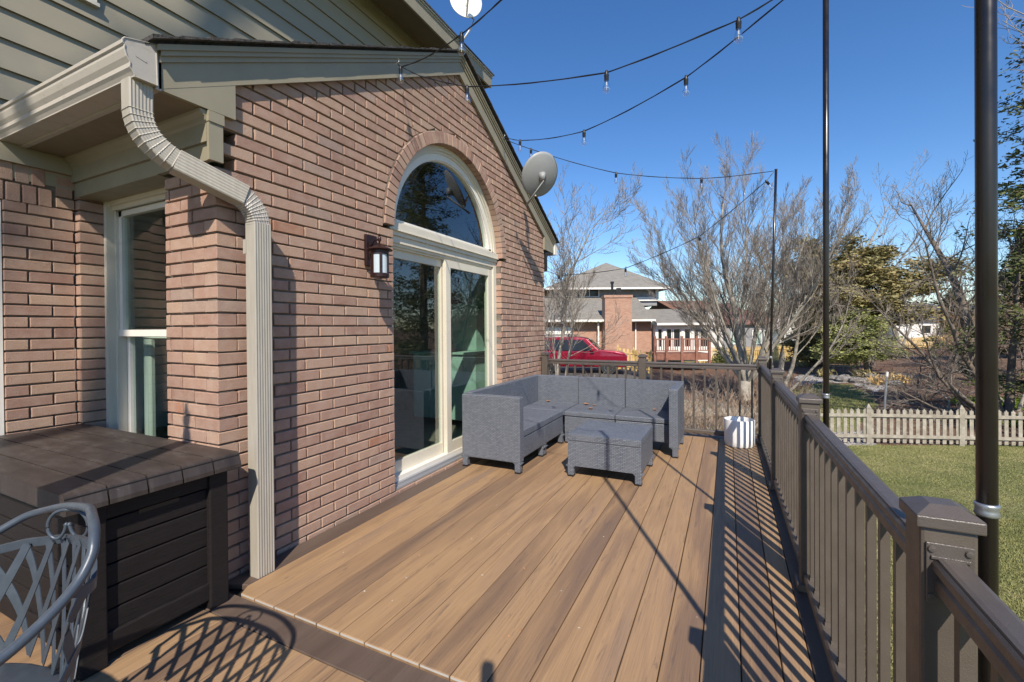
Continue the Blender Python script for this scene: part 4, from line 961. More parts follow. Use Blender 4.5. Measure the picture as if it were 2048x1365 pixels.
strand('lowest string of bulbs from the far pole down to the eave corner', [P3 + Vector((-.02, 0, -.02)), (2.72, 5.54, 2.86), (2.044, 5.641, 2.345), (1.169, 5.777, 2.05), (.218, 5.925, 2.028), HC], [1, 2, 3, 4], {1: (.5, .2, -.7), 2: (.3, 0, -1)})
for nm, p in (('hook left of the gable peak', HA), ('hook right of the gable peak', HB)):
    b = MB(); b.tube([p + Vector((-.02, 0, .0)), p, p + Vector((.012, 0, .01)), p + Vector((.016, 0, .025)), p + Vector((.006, 0, .032))], .003, 6); o = b.build('screw_hook', 'zinc'); tag(o, 'small zinc screw ' + nm + ' holding the light strings', 'hook')

# ------------------------------------------------------------------ satellite dishes
def dish(c, face, rad, key, lab, foot, asp=1.12, mids=()):
    r = root('satellite_dish', foot, lab, 'satellite dish')
    face = Vector(face).normalized(); q = face.to_track_quat('Z', 'Y'); c = Vector(c)
    b = MB(); vs = []; n_ = 40; rings = 9
    for off in (0, -.008):
        for k in range(rings + 1):
            rr = rad * k / rings
            for i in range(n_):
                a = 2 * pi * i / n_; p = Vector((rr * cos(a), rr * sin(a) * asp, .22 * rr * rr / rad + off)); vs.append(c + q @ p)
    fs = []
    for s_ in range(2):
        o_ = s_ * (rings + 1) * n_
        for k in range(rings):
            for i in range(n_):
                f = (o_ + k * n_ + i, o_ + k * n_ + (i + 1) % n_, o_ + (k + 1) * n_ + (i + 1) % n_, o_ + (k + 1) * n_ + i); fs.append(f if s_ == 0 else f[::-1])
    A_ = rings * n_; B_ = A_ + (rings + 1) * n_; fs += [(A_ + i, A_ + (i + 1) % n_, B_ + (i + 1) % n_, B_ + i) for i in range(n_)]
    b.add(vs, fs); b.build('reflector', key, r, 'all')
    low = c + q @ Vector((0, -rad * asp * .95, .05)); tip = c + face * rad * 1.5
    b = MB(); b.tube([low - face * .02, tip], .013, 8); b.build('feed_arm', 'dish_white', r)
    b = MB(); e = MB(); d_ = (c - tip).normalized(); b.lathe(tip, [(.02, -.06), (.035, -.05), (.035, .03), (.026, .05), (.024, .07)], 16, ax=d_); b.build('receiver', 'dish_white', r, True)
    ft = Vector(foot); b = MB(); b.tube([c - face * .03, c - face * .07 + Vector((0, 0, -.04)), *[Vector(k_) for k_ in mids], ft], .012, 10); b.box(tuple(c - face * .03 - Vector((.03, .03, .04))), tuple(c - face * .03 + Vector((.03, .03, .04)))); b.build('mast', 'dish' if key == 'dish' else 'dish_white', r, 'all')
    return r
dish(at(1083, 352, 5.0), (-.66, .52, .5), .222, 'dish', 'large grey satellite dish on the right slope of the gable roof', tuple(at(1052, 412, 5.15)))
dish(at(931, 8, 6.0), (.62, -.72, .12), .215, 'dish_white', 'small white satellite dish on a bent mast at the upper roof edge', tuple(at(921, 88, 6.0)), mids=(at(948, 40, 6.08), at(940, 60, 6.05)))

# ------------------------------------------------------------------ fences
def fence(name, lab, pts, pitch, w_, h, key, posts_at, panelname, group=None, rail_side=-1, post_h=1.12, z_off=0, pointed=True, t0=0.0):
    A = [Vector(p) for p in pts]
    r = root(name, tuple(A[0]), lab, 'fence', group)
    rg = random.Random(int(h * 1000) + len(A))
    for i in range(len(A) - 1):
        P, Q = A[i], A[i + 1]; d = Vector((Q.x - P.x, Q.y - P.y, 0)); L = d.length; d.normalize(); nrm = Vector((d.y, -d.x, 0))
        if nrm.dot(Vector((CAM.x - P.x, CAM.y - P.y, 0))) < 0: nrm = -nrm
        b = MB(); n = max(1, int(L / pitch))
        for k in range(n):
            t = (k + .5) / n; c = P.lerp(Q, t); z0 = c.z + .035 + rg.uniform(-.006, .006); z1 = z0 + h + rg.uniform(-.010, .008); lean = rg.uniform(-.006, .006)
            a_, q_ = c - d * w_ / 2, c + d * w_ / 2; tp_ = .035 if pointed else 0
            poly = [(a_, z0), (q_, z0), (q_ + d * lean, z1 - tp_ * 1.3), (q_ + d * (lean - w_ * .28), z1 - tp_), (c + d * lean, z1), (a_ + d * (lean + w_ * .28), z1 - tp_), (a_ + d * lean, z1 - tp_ * 1.3)] if pointed else [(a_, z0), (q_, z0), (q_ + d * lean, z1), (a_ + d * lean, z1)]
            m_ = len(poly); vs = [(p.x, p.y, z) for p, z in poly] + [(p.x - nrm.x * .018, p.y - nrm.y * .018, z) for p, z in poly]
            b.add(vs, [tuple(range(m_)), tuple(range(m_, 2 * m_))[::-1]] + [(j, (j + 1) % m_, m_ + (j + 1) % m_, m_ + j) for j in range(m_)])
        for zz in (.13 * h + .05, .76 * h + .03):
            a_, q_ = P + nrm * .002, Q + nrm * .002; vs = []
            for p in (a_, q_):
                for o1, o2 in ((0, 0), (.036, 0), (.036, .075), (0, .075)): vs.append((p.x + nrm.x * o1, p.y + nrm.y * o1, p.z + zz + o2))
            b.add(vs, [(0, 1, 5, 4), (1, 2, 6, 5), (2, 3, 7, 6), (3, 0, 4, 7), (0, 3, 2, 1), (4, 5, 6, 7)])
        b.build(panelname, key, r)
    for P in A:
        b = MB(); e = .048; b.box((P.x - e, P.y - e, P.z - .1), (P.x + e, P.y + e, P.z + post_h * h - .06)); b.frustum((P.x - e - .004, P.y - e - .004, P.z + post_h * h - .06), (P.x + e + .004, P.y + e + .004, P.z + post_h * h + .04), .045); b.build('fence_post', key, r)
    return r
def fp(px, v): return on(px, 800, v)
fence('picket_fence', 'weathered grey picket fence with pointed pickets crossing the yard behind the deck', [fp(1180, 11.6), fp(1366, 11.5), fp(1553, 11.4), fp(1737, 11.25), fp(1923, 11.05), fp(2120, 10.8), fp(2330, 10.5)], .150, .088, .86, 'wood_fence', None, 'picket_panel')
fence('wooden_fence', 'orange tinted picket fence far behind the big bare tree', [on(1400, 700, 33), on(1470, 700, 34), on(1545, 700, 35), on(1607, 700, 37), on(1665, 700, 40), on(1720, 700, 43)], .16, .10, 1.18, 'new_fence', None, 'picket_panel')
fence('wooden_fence', 'short orange picket fence run below the white house', [on(1790, 700, 44), on(1850, 700, 46), on(1915, 700, 48)], .17, .11, 1.2, 'new_fence', None, 'picket_panel')
fence('garden_gate', 'pale yellow picket gate beside the red vehicle', [on(1236, 700, 23.5), on(1268, 700, 23.3), on(1302, 700, 23.0)], .17, .105, 1.12, 'new_fence', None, 'picket_panel')

# ------------------------------------------------------------------ trees
def frame_of(d):
    d = d.normalized(); a = d.cross(Vector((0, 0, 1)))
    if a.length < .05: a = d.cross(Vector((1, 0, 0)))
    a.normalize(); return d, a, d.cross(a)
def grow(seed, base, lean, H, r0, limbs, counts, spread=.6, up=.25, first=.25, wig=.12, minlen=.12, lens=(.62, .5, .5, .5), droop=0.0, segs=(8, 7, 5, 4, 3)):
    rg = random.Random(seed); out = []
    def walk(p, d, L, r, lev, tip=.25):
        n = segs[min(lev, len(segs) - 1)]; pts = [p.copy()]; rad = [r]; d = d.normalized()
        for i in range(n):
            d = d + Vector((rg.gauss(0, wig), rg.gauss(0, wig), rg.gauss(0, wig))) + Vector((0, 0, (up if lev else .05) * .5 - droop * lev * .12 * (i / n)))
            d.normalize(); p = p + d * (L / n); pts.append(p.copy()); rad.append(r * (1 - (1 - tip) * (i + 1) / n))
        out.append((pts, rad, lev)); return pts, rad
    def branch(pts, rad, L, lev):
        if lev >= len(counts): return
        n = counts[lev]
        for k in range(n):
            f = (first if lev == 0 else .12) + (1 - (first if lev == 0 else .12)) * ((k + rg.random()) / n)
            x = f * (len(pts) - 1); i = min(len(pts) - 2, int(x)); p = pts[i].lerp(pts[i + 1], x - i); d, a, b_ = frame_of(pts[i + 1] - pts[i])
            th = rg.uniform(0, 2 * pi); sp = spread * rg.uniform(.75, 1.3) * (1.25 if lev == 0 else 1)
            nd = d * cos(sp) + (a * cos(th) + b_ * sin(th)) * sin(sp)
            LL = L * lens[min(lev, 3)] * rg.uniform(.7, 1.15) * (1.1 - .55 * f if lev else 1.15 - .5 * f)
            if LL < minlen: continue
            rr = max(.0028, min(rad[i] * .5, r0 * (LL / H) * .55))
            cp, cr_ = walk(p, nd, LL, rr, lev + 1); branch(cp, cr_, LL, lev + 1)
    for (dx, dy, hh, rr) in limbs:
        pts, rad = walk(Vector(base), Vector((dx, dy, 1)), H * hh, r0 * rr, 0, .08); branch(pts, rad, H * hh, 0)
    return out
def tubes(B, lines, lo, hi, fat=1.0, minr=0):
    for pts, rad, lev in lines:
        if not (lo <= lev <= hi): continue
        n = 8 if lev == 0 else (5 if lev == 1 else 3); base = len(B.v)
        for i, p in enumerate(pts):
            d, a, b_ = frame_of(pts[min(i + 1, len(pts) - 1)] - pts[max(i - 1, 0)]); r = max(minr, rad[i] * fat)
            for q in range(n):
                c_, s_ = r * cos(2 * pi * q / n), r * sin(2 * pi * q / n); B.v.append((p.x + a.x * c_ + b_.x * s_, p.y + a.y * c_ + b_.y * s_, p.z + a.z * c_ + b_.z * s_))
        B.tone += [.5] * (n * len(pts))
        for i in range(len(pts) - 1):
            for q in range(n): B.f.append((base + i * n + q, base + i * n + (q + 1) % n, base + (i + 1) * n + (q + 1) % n, base + (i + 1) * n + q)); B.mi.append(0)
def bare_tree(lab, loc, H, r0, seed, limbs, counts, bark='bark_grey', twig='twig_grey', group='bare trees in the yard', minr=.003, fork=0, name='bare_tree', cat='tree', **kw):
    L = grow(seed, (loc[0], loc[1], loc[2] - .1 + fork), None, H, r0, limbs, counts, **kw)
    r = root(name, tuple(loc), lab, cat, group)
    b = MB()
    if fork: b.tube([(loc[0], loc[1], loc[2] - .2), (loc[0] + .02, loc[1], loc[2] + fork * .5), (loc[0], loc[1], loc[2] + fork + .12)], r0 * 1.45, 12, scale=[1.25, 1, .95])
    tubes(b, L, 0, 1); b.build('trunk', bark, r, 'all')
    b = MB(); tubes(b, L, 2, 9, minr=minr); b.build('crown', twig, r)
    return r
def T(px, v): return on(px, 700, v)
bare_tree('slender bare tree in front of the red vehicle at the house corner', T(1116, 15), 7.2, .085, 4, [(-.05, 0, 1, 1), (.22, .1, .8, .7), (-.28, .1, .7, .6), (.05, -.3, .6, .5)], [14, 9, 7], twig='twig_grey', spread=.62, up=.30, lens=(.42, .5, .5), minr=.005)
tl = []
rt_ = random.Random(77)
for i in range(15):
    a = i * 2.399963; sl = .86 * sqrt(i / 14.0); tl.append((sl * cos(a), sl * sin(a) * .8, (1.0 - .30 * sl ** 1.8) * rt_.uniform(.9, 1.05), 1.0 if i == 0 else rt_.uniform(.34, .58)))
bare_tree('large multi stemmed bare tree with reddish twigs behind the far railing', T(1492, 16.5), 7.9, .16, 12, tl, [19, 12, 8], twig='twig_red', spread=.46, up=.20, lens=(.30, .46, .5), first=.24, wig=.07, minr=.0038, fork=.85)
bare_tree('bare tree standing right behind the far pole next to the large tree', T(1556, 17.5), 7.6, .13, 22, [(0, 0, 1, 1), (.3, .1, .85, .7), (-.25, .1, .8, .6), (.55, -.1, .7, .5)], [9, 7, 5], twig='twig_grey', spread=.55, up=.3, lens=(.40, .5, .5), minr=.0055)
bare_tree('tall bare tree rising behind the brown green cedar', T(1712, 36), 13.8, .24, 31, [(-.1, 0, 1, 1), (.25, .1, .9, .7), (-.38, 0, .85, .6)], [9, 7, 5], twig='twig_grey', spread=.6, up=.25, lens=(.42, .5, .5), minr=.010)
bare_tree('bare tree far off between the cedar and the right hand tree', T(1800, 42), 11.0, .2, 33, [(0, 0, 1, 1), (.3, 0, .8, .6), (-.3, 0, .8, .6)], [9, 7, 4], twig='twig_red', spread=.6, up=.25, minr=.011)
bare_tree('bare tree far off left of the middle pole', T(1610, 46), 11.5, .2, 35, [(0, 0, 1, 1), (.35, 0, .8, .6), (-.35, 0, .8, .6)], [9, 7, 4], twig='twig_grey', spread=.6, up=.25, minr=.012)
bare_tree('thick trunked bare tree behind the picket fence at the right with long side limbs', T(2000, 13.0), 8.0, .21, 44, [(-.06, .05, 1.0, 1), (-.50, -.12, .85, .45), (.4, .1, .8, .6), (-.9, -.28, .72, .36), (-1.5, -.55, .58, .32), (-2.2, -.8, .48, .26)], [12, 8, 6], bark='bark_brown', twig='twig_red', spread=.62, up=.12, lens=(.34, .48, .5), first=.3, wig=.12, minr=.0042)
bare_tree('small weeping bare tree with tangled twigs on the mulch bed', T(1850, 17), 2.3, .05, 51, [(.2, 0, 1, 1), (-.5, 0, .9, .8), (.8, .1, .8, .7), (-.9, -.2, .7, .6)], [12, 8, 5], bark='bark_brown', twig='twig_grey', spread=.9, up=-.10, lens=(.6, .5, .5), wig=.2, minr=.0045, droop=.6)
bare_tree('thin crooked sapling on the mulch slope behind the picket fence', T(1893, 14.2), 1.7, .035, 55, [(-.3, .1, 1, 1)], [9, 6, 4], bark='bark_grey', twig='twig_red', spread=.9, up=.05, lens=(.6, .5, .5), wig=.2, minr=.003)
bare_tree('small bare tree at the right edge next to the thick trunk', T(2035, 15), 3.6, .06, 57, [(.1, 0, 1, 1), (-.5, 0, .8, .7)], [11, 8, 5], bark='bark_grey', twig='twig_grey', spread=.8, up=.0, lens=(.55, .5, .5), wig=.2, minr=.0045)
for i, (px, v, h_) in enumerate(((1945, 20, 3.0), (1990, 24, 4.2), (1905, 26, 3.2), (2045, 20, 4.5))):
    bare_tree(['dense bare shrub on the mulch bed left of the thick pole', 'taller bare thicket shrub behind the thick trunk', 'bare brown shrub below the white house', 'bare thicket shrub at the right picture edge'][i], T(px, v), h_, .05, 60 + i, [(random.uniform(-.5, .5), random.uniform(-.3, .3), random.uniform(.7, 1), .7) for _ in range(6)], [9, 7, 4], bark='bark_brown', twig='twig_tan', spread=.6, up=.12, lens=(.5, .5, .5), minr=.007, name='bare_shrub', cat='shrub', group='bare shrubs')
# trees out to the right of the view: seen in the door glass and throwing shade on the mulch bed
for i, (x, y, h_) in enumerate(((13.5, 12.5, 11), (19, 19, 13), (1.8, -8.2, 20.0))):
    bare_tree(['bare tree to the right of the picket fence mirrored in the door glass', 'tall bare tree far right mirrored in the arched window', 'tall bare tree behind the viewpoint casting faint shade on the house'][i], (x, y, gh(x, y)), h_, .2, 80 + i, [(0, 0, 1, 1), (.3, .1, .85, .7), (-.35, .15, .8, .6)], [9, 7, 4] if i < 2 else [8, 7, 5], twig='twig_grey', spread=.6, up=.2, lens=(.42, .5, .5) if i < 2 else (.24, .5, .5), minr=.006, first=.25 if i < 2 else .68)

def needles(B, c, n, R3, size, rg, droop=.3, flat=.5):
    for _ in range(n):
        p = Vector((rg.gauss(0, R3[0]), rg.gauss(0, R3[1]), rg.gauss(0, R3[2]))) + c
        a = rg.uniform(0, 2 * pi); d = Vector((cos(a), sin(a), rg.uniform(-droop, flat))).normalized(); s_ = size * rg.uniform(.6, 1.4)
        e = d.cross(Vector((rg.uniform(-1, 1), rg.uniform(-1, 1), rg.uniform(-1, 1)))).normalized() * s_ * .22
        k = len(B.v); B.v += [tuple(p - e), tuple(p + e), tuple(p + d * s_)]; B.tone += [.5] * 3; B.f.append((k, k + 1, k + 2)); B.mi.append(0)
def conifer(lab, loc, H, Rb, seed, key='spruce', dens=26, size=.16, gap=.42, name='spruce_tree', z0=.08, group='evergreens', nb=8):
    rg = random.Random(seed); r = root(name, tuple(loc), lab, 'tree', group); x, y, z = loc
    b = MB(); b.tube([(x, y, z - .1), (x, y, z + H * .5), (x, y, z + H * .98)], .018 * H, 8, scale=[1, .6, .08]); br = b; f = MB(); h = H * z0
    while h < H * .98:
        k = 1 - (h / H); R_b = Rb * (k ** .8) * rg.uniform(.8, 1.1)
        for q in range(nb):
            a = rg.uniform(0, 2 * pi); L = R_b * rg.uniform(.65, 1.12); A = Vector((x, y, z + h + rg.uniform(-.2, .2))); d = Vector((cos(a), sin(a), 0)); pts = []; dz = rg.uniform(-.35, .25)
            for t in (0, .35, .7, 1): pts.append(A + d * L * t + Vector((0, 0, L * (dz * t + .12 * t * t * t))))
            br.tube(pts, .006 * H * .35, 3, scale=[1, .7, .4, .1], cap=False)
            m_ = max(4, int(dens * L / 1.2))
            for j in range(m_):
                t = .15 + .85 * (j + rg.random()) / m_; i = min(2, int(t * 3)); c = pts[i].lerp(pts[i + 1], t * 3 - i) if t < 1 else pts[3]
                needles(f, c + Vector((rg.gauss(0, .12), rg.gauss(0, .12), rg.gauss(0, .10))), 12, (.11, .11, .08), size, rg, .6, .5)
        h += gap * (.55 + .6 * k)
    b.build('trunk', 'bark_brown', r); f.build('crown', key, r); return r
conifer('tall dark spruce at the right picture edge', T(2125, 12.2), 13.5, 3.3, 3, dens=9, size=.13, gap=.5, nb=6)
conifer('dark evergreen behind the thick trunk low at the right', T(2050, 27), 7.5, 2.8, 5, dens=14, size=.22, gap=.45)
conifer('small dark evergreen beside the middle pole behind the large bare tree', T(1622, 31), 5.4, 1.9, 7, key='cedar', dens=24, size=.16, gap=.36)
conifer('evergreen far off just left of the thick pole', T(1905, 50), 6.2, 2.4, 8, dens=16, size=.28, gap=.5)
def clump_tree(lab, loc, seed, blobs, key, limbs, H, r0, name, size=.14, n=90, group='evergreens', flat=.35, cat='tree'):
    rg = random.Random(seed); r = root(name, tuple(loc), lab, cat, group); base = Vector(loc)
    L = grow(seed, (loc[0], loc[1], loc[2] - .1), None, H, r0, limbs, [8, 4], spread=.7, up=.15, lens=(.4, .5))
    b = MB(); tubes(b, L, 0, 9, minr=.006); b.build('trunk', 'bark_brown', r)
    f = MB()
    for pts, rad, lev in L:
        if lev >= 1:
            for p in pts[2:]:
                if rg.random() < .8: needles(f, p, n // 3, (size * 1.5, size * 1.5, size * flat * 1.6), size, rg, .3, .5)
    for (u, v, z, ru, rz, k) in blobs:
        for _ in range(k):
            while True:
                q = Vector((rg.uniform(-1, 1), rg.uniform(-1, 1), rg.uniform(-1, 1)))
                if q.length < 1: break
            q = q.normalized() * (q.length ** .45)
            c = base + Vector((_r.x * u + _f.x * v + q.x * ru, _r.y * u + _f.y * v + q.y * ru, z + q.z * rz)); needles(f, c, n // 2, (size * 1.6, size * 1.6, size * flat * 1.4), size, rg, .3, .5)
    f.build('crown', key, r); return r
clump_tree('brown green cedar with flat layered foliage behind the middle pole', T(1735, 25), 5, [(.2, 0, 6.6, .9, .3, 18), (-.9, 0, 6.0, 1.3, .35, 30), (.5, .3, 5.5, 1.6, .35, 30), (-1.2, .2, 5.1, 1.4, .3, 26), (1.3, 0, 4.6, 1.6, .3, 26), (-.9, 0, 4.2, 1.8, .3, 24), (.9, 0, 3.6, 1.8, .35, 22), (-1.2, .3, 3.0, 1.5, .4, 16)], 'cedar', [(0, 0, 1, 1), (.25, 0, .8, .7), (-.25, 0, .85, .7)], 7.4, .14, 'cedar_tree', .22, 170)
clump_tree('bushy yellow green evergreen in front of the orange fence', T(1712, 24), 6, [(0, 0, 3.0, 1.0, .5, 40), (-.9, 0, 2.3, .9, .5, 36), (.7, 0, 2.2, 1.0, .6, 40), (-.3, -.3, 1.6, 1.5, .5, 50), (1.4, 0, 1.3, .9, .4, 26), (-1.3, 0, 1.3, .7, .5, 22)], 'yellow_green', [(0, 0, 1, 1), (.3, 0, .8, .7), (-.4, 0, .7, .7)], 3.2, .08, 'bushy_tree', .14, 130)
clump_tree('low dark green shrub at the foot of the houses behind the large tree', T(1440, 30), 8, [(0, 0, .4, .9, .35, 30), (1.3, 0, .35, .7, .3, 20)], 'spruce', [(0, 0, 1, 1)], 1.2, .04, 'evergreen_shrub', .12, 60, cat='shrub')
# bare brushy shrubs just beyond the far railing
def brush(lab, loc, H, W_, seed, n, key='twig_tan', green=0, minr=.0032, group='bare shrubs beyond the far railing'):
    rg = random.Random(seed); r = root('bare_shrub', tuple(loc), lab, 'shrub', group); B = MB(); lines = []
    for i in range(n):
        a = rg.uniform(0, 2 * pi); q = sqrt(rg.random()); p = Vector((loc[0] + W_ * .35 * q * cos(a), loc[1] + W_ * .35 * q * sin(a), loc[2] - .05)); d = Vector((cos(a) * q * .55 + rg.gauss(0, .22), sin(a) * q * .55 + rg.gauss(0, .22), 1)).normalized(); L = H * rg.uniform(.55, 1.12)
        pts = [p.copy()]
        for k in range(5):
            d = (d + Vector((rg.gauss(0, .13), rg.gauss(0, .13), rg.gauss(0, .06)))).normalized(); p = p + d * L / 5; pts.append(p.copy())
        lines.append((pts, [.007, .006, .0052, .0045, .0038, .003], 2))
        for j in range(5):
            k = rg.randint(1, 4); s_ = pts[k].lerp(pts[k + 1], rg.random()); dd = (pts[k + 1] - pts[k]).normalized() + Vector((rg.gauss(0, .6), rg.gauss(0, .6), rg.gauss(.1, .35))); dd.normalize(); l2 = L * rg.uniform(.10, .3)
            m_ = s_ + dd * l2 * .5 + Vector((0, 0, .01)); e = m_ + (dd + Vector((rg.gauss(0, .3), rg.gauss(0, .3), .2))).normalized() * l2 * .5
            lines.append(([s_, m_, e], [.004, .0034, .0026], 3))
    tubes(B, lines, 0, 9, minr=minr); B.build('stems', key, r)
    if green:
        f = MB()
        for _ in range(green):
            c = Vector((loc[0] + rg.gauss(0, W_ * .35), loc[1] + rg.gauss(0, W_ * .35), loc[2] + rg.uniform(.05, .6) * H)); needles(f, c, 3, (.03, .03, .03), .06, rg, .3, .6)
        f.build('leaves', 'bright_green', r)
spots = [(1108, 7.6, 1.75, 0), (1160, 8.2, 1.8, 0), (1214, 7.8, 1.65, 0), (1268, 8.3, 1.55, 0), (1322, 8.8, 1.5, 0), (1370, 9.3, 1.4, 60), (1418, 8.6, 1.35, 110), (1466, 9.4, 1.4, 130), (1515, 8.8, 1.3, 120), (1562, 9.6, 1.15, 90), (1190, 10.5, 1.6, 0), (1300, 11.0, 1.35, 0), (1400, 12.4, 1.4, 0), (1490, 13.0, 1.3, 0), (1580, 13.5, 1.1, 0), (1625, 17.5, .6, 0), (1590, 20.5, .6, 0), (1530, 20, .9, 0), (1450, 20, .9, 0)]
wh = ['against the house corner', 'below the side window of the red vehicle', 'below the bonnet of the red vehicle', 'left of the middle rail post', 'right of the middle rail post', 'below the red timber deck', 'with a few green leaves left of the planter', 'with green leaves behind the planter', 'with green leaves by the corner post', 'just outside the corner post', 'rising behind the left rail bay', 'in front of the yellow gate', 'in front of the large bare tree, left side', 'at the foot of the large bare tree', 'in the pebble bed right of the corner pole', 'low beside the lawn patch', 'low at the edge of the pale gravel', 'right of the large trunk by the orange fence', 'left of the large trunk by the orange fence']
for i, (px, v, h_, gr_) in enumerate(spots):
    brush('bare tan shrub ' + wh[i], T(px, v), h_, 1.25, 100 + i, 120 if v < 10 else 90, 'twig_tan' if i % 3 else 'twig_red', gr_, .0034 if v < 10 else .0045)
for i, (px, v, h_, c_, lab) in enumerate(((1725, 23.5, .55, 'cedar', 'small brown grass tuft right of the bench'), (1760, 21, .4, 'new_fence', 'small orange tuft left of the metal pole'), (1798, 21, .4, 'new_fence', 'small orange tuft right of the metal pole'), (1650, 24, .5, 'cedar', 'brown tuft at the left end of the gravel'))):
    r = root('grass_tuft', tuple(T(px, v)), lab, 'plant', 'tufts along the gravel'); f = MB(); needles(f, T(px, v) + Vector((0, 0, .12)), 260, (.16, .16, .08), .22, random.Random(i), -.5, 3); f.build('blades', c_, r)
# yellow green ground cover patches at the right
for j, (cpx, cv, ru, rv, n_) in enumerate(((2000, 15.8, 1.6, .8, 900), (2020, 13.3, 1.5, .55, 900), (1937, 16.3, .35, .4, 160))):
    rg = random.Random(j); f = MB(); c0 = T(cpx, cv)
    for _ in range(n_):
        a = rg.uniform(0, 2 * pi); q = sqrt(rg.random()); du, dv = ru * q * cos(a), rv * q * sin(a); x_ = c0.x + _r.x * du + _f.x * dv; y_ = c0.y + _r.y * du + _f.y * dv
        needles(f, Vector((x_, y_, gh(x_, y_) + .08)), 4, (.03, .03, .03), .10, rg, .1, 1.2)
    o = f.build('ground_cover', 'bright_green'); tag(o, ['yellow green ground cover patch on the slope right of the thick trunk', 'yellow green ground cover right behind the picket fence', 'small green patch left of the thick pole on the mulch'][j], 'plants', None, 'stuff')
# twigs, mulch chips and pebbles
def scatter(name, lab, key, n, test, size, seed, flat=.3):
    rg = random.Random(seed); f = MB(); k_ = 0
    while k_ < n:
        px = rg.uniform(1330, 2100); v = sqrt(rg.uniform(8 ** 2, 26 ** 2)); b_ = (px - 1024) / 894.7; p = uv(b_ * v, v); z_ = zone(p.x, p.y)
        k_ += 1
        if not test(z_): continue
        s_ = size * rg.uniform(.5, 1.5); c = Vector((p.x, p.y, gh(p.x, p.y) + s_ * .1)); a = rg.uniform(0, pi); d = Vector((cos(a), sin(a), rg.uniform(-.2, .3))) * s_; e = Vector((-sin(a), cos(a), 0)) * s_ * flat; h_ = Vector((0, 0, s_ * flat))
        f.add([c - d, c + e, c + d, c - e, c + h_], [(0, 1, 4), (1, 2, 4), (2, 3, 4), (3, 0, 4)])
    o = f.build(name, key); tag(o, lab, name.replace('_', ' '), None, 'stuff')
scatter('mulch_chips', 'brown bark chips and fallen twigs on the mulch bed', 'bark_brown', 9000, lambda z: z[0] > .6, .06, 1, .25)
scatter('pebbles', 'pale rounded pebbles in the gravel bed', 'rock', 7000, lambda z: z[1] > .4, .05, 2, .7)
# rocks, bench, metal pole
for i, (px, v, s_) in enumerate(((1690, 22.5, .42), (1712, 22, .34), (1668, 23, .3), (1740, 23.2, .25), (1790, 20.5, .28))):
    rg = random.Random(i + 40); b = MB(); P = T(px, v); n_ = 10; rings = 6; vs = []
    for k in range(rings + 1):
        ph = pi * k / rings
        for q in range(n_):
            a = 2 * pi * q / n_; rr = s_ * (1 + rg.uniform(-.18, .18)); vs.append((P.x + rr * sin(ph) * cos(a), P.y + rr * sin(ph) * sin(a) * .8, P.z + .1 + rr * .55 * cos(ph)))
    b.add(vs, [(k * n_ + q, k * n_ + (q + 1) % n_, (k + 1) * n_ + (q + 1) % n_, (k + 1) * n_ + q) for k in range(rings) for q in range(n_)])
    o = b.build('garden_rock', 'rock'); tag(o, ['large dark rock below the bench', 'rock at the right of the large rock under the bench', 'rock left of the large rock near the bench', 'small rock at the edge of the gravel near the bushy tree', 'rock on the dark mulch right of the gravel'][i], 'rock', 'rocks in the garden')
P = T(1678, 25.5); be = root('garden_bench', tuple(P), 'weathered slatted garden bench on the mulch behind the gravel', 'bench', rz=YAW + .1, worldparts=False)
b = MB()
for i in range(5): b.box((-.62, -.25 + i * .1, .42), (.62, -.17 + i * .1, .445))
b.build('seat', 'wood_fence', be)
b = MB()
for i in range(4): b.box((-.62, .26 + i * .02, .52 + i * .09), (.62, .285 + i * .02, .585 + i * .09))
b.build('backrest', 'wood_fence', be)
for x in (-.56, .50):
    for y in (-.24, .24): b = MB(); b.box((x, y, 0), (x + .06, y + .06, .42 if y < 0 else .88)); b.build('leg', 'wood_fence', be)
P = T(1770, 12.9); mp = root('metal_pole', tuple(P), 'slim pale metal pole with a short crook standing on the mulch behind the picket fence', 'pole')
b = MB(); b.tube([(P.x - .03, P.y, P.z - .1), (P.x, P.y, P.z + .8), (P.x + .04, P.y, P.z + 1.50)], .028, 10); b.build('shaft', 'zinc', mp)
b = MB(); b.tube([(P.x + .04, P.y, P.z + 1.49), (P.x + .05, P.y, P.z + 1.62)], .034, 10); b.build('sleeve', 'dish_white', mp)

# ------------------------------------------------------------------ distant woods
def woods():
    rg = random.Random(9); f = MB()
    for i in range(230):
        px = rg.uniform(900, 2500); v = rg.uniform(75, 130); P = on(px, 600, v); H = rg.uniform(4.5, 9) * (.8 if px < 1500 else 1)
        for k in range(55):
            a = rg.uniform(0, 2 * pi); q = rg.random(); base = P + Vector((0, 0, H * .15 * q)); d = Vector((cos(a) * .45 * rg.random(), sin(a) * .45 * rg.random(), 1)).normalized(); L = H * rg.uniform(.5, 1); w_ = .07
            s_ = base + Vector((cos(a), sin(a), 0)) * rg.random() * H * .2; e = Vector((_r.x, _r.y, 0)) * w_; m_ = s_ + d * L * .6; t_ = s_ + d * L + Vector((rg.gauss(0, .4), rg.gauss(0, .4), 0))
            f.add([s_ - e, s_ + e, m_ + e * .6, m_ - e * .6, t_], [(0, 1, 2, 3), (3, 2, 4)])
    o = f.build('distant_woods', 'twig_grey'); tag(o, 'far line of bare woods on the horizon', 'woods', None, 'stuff')
woods()

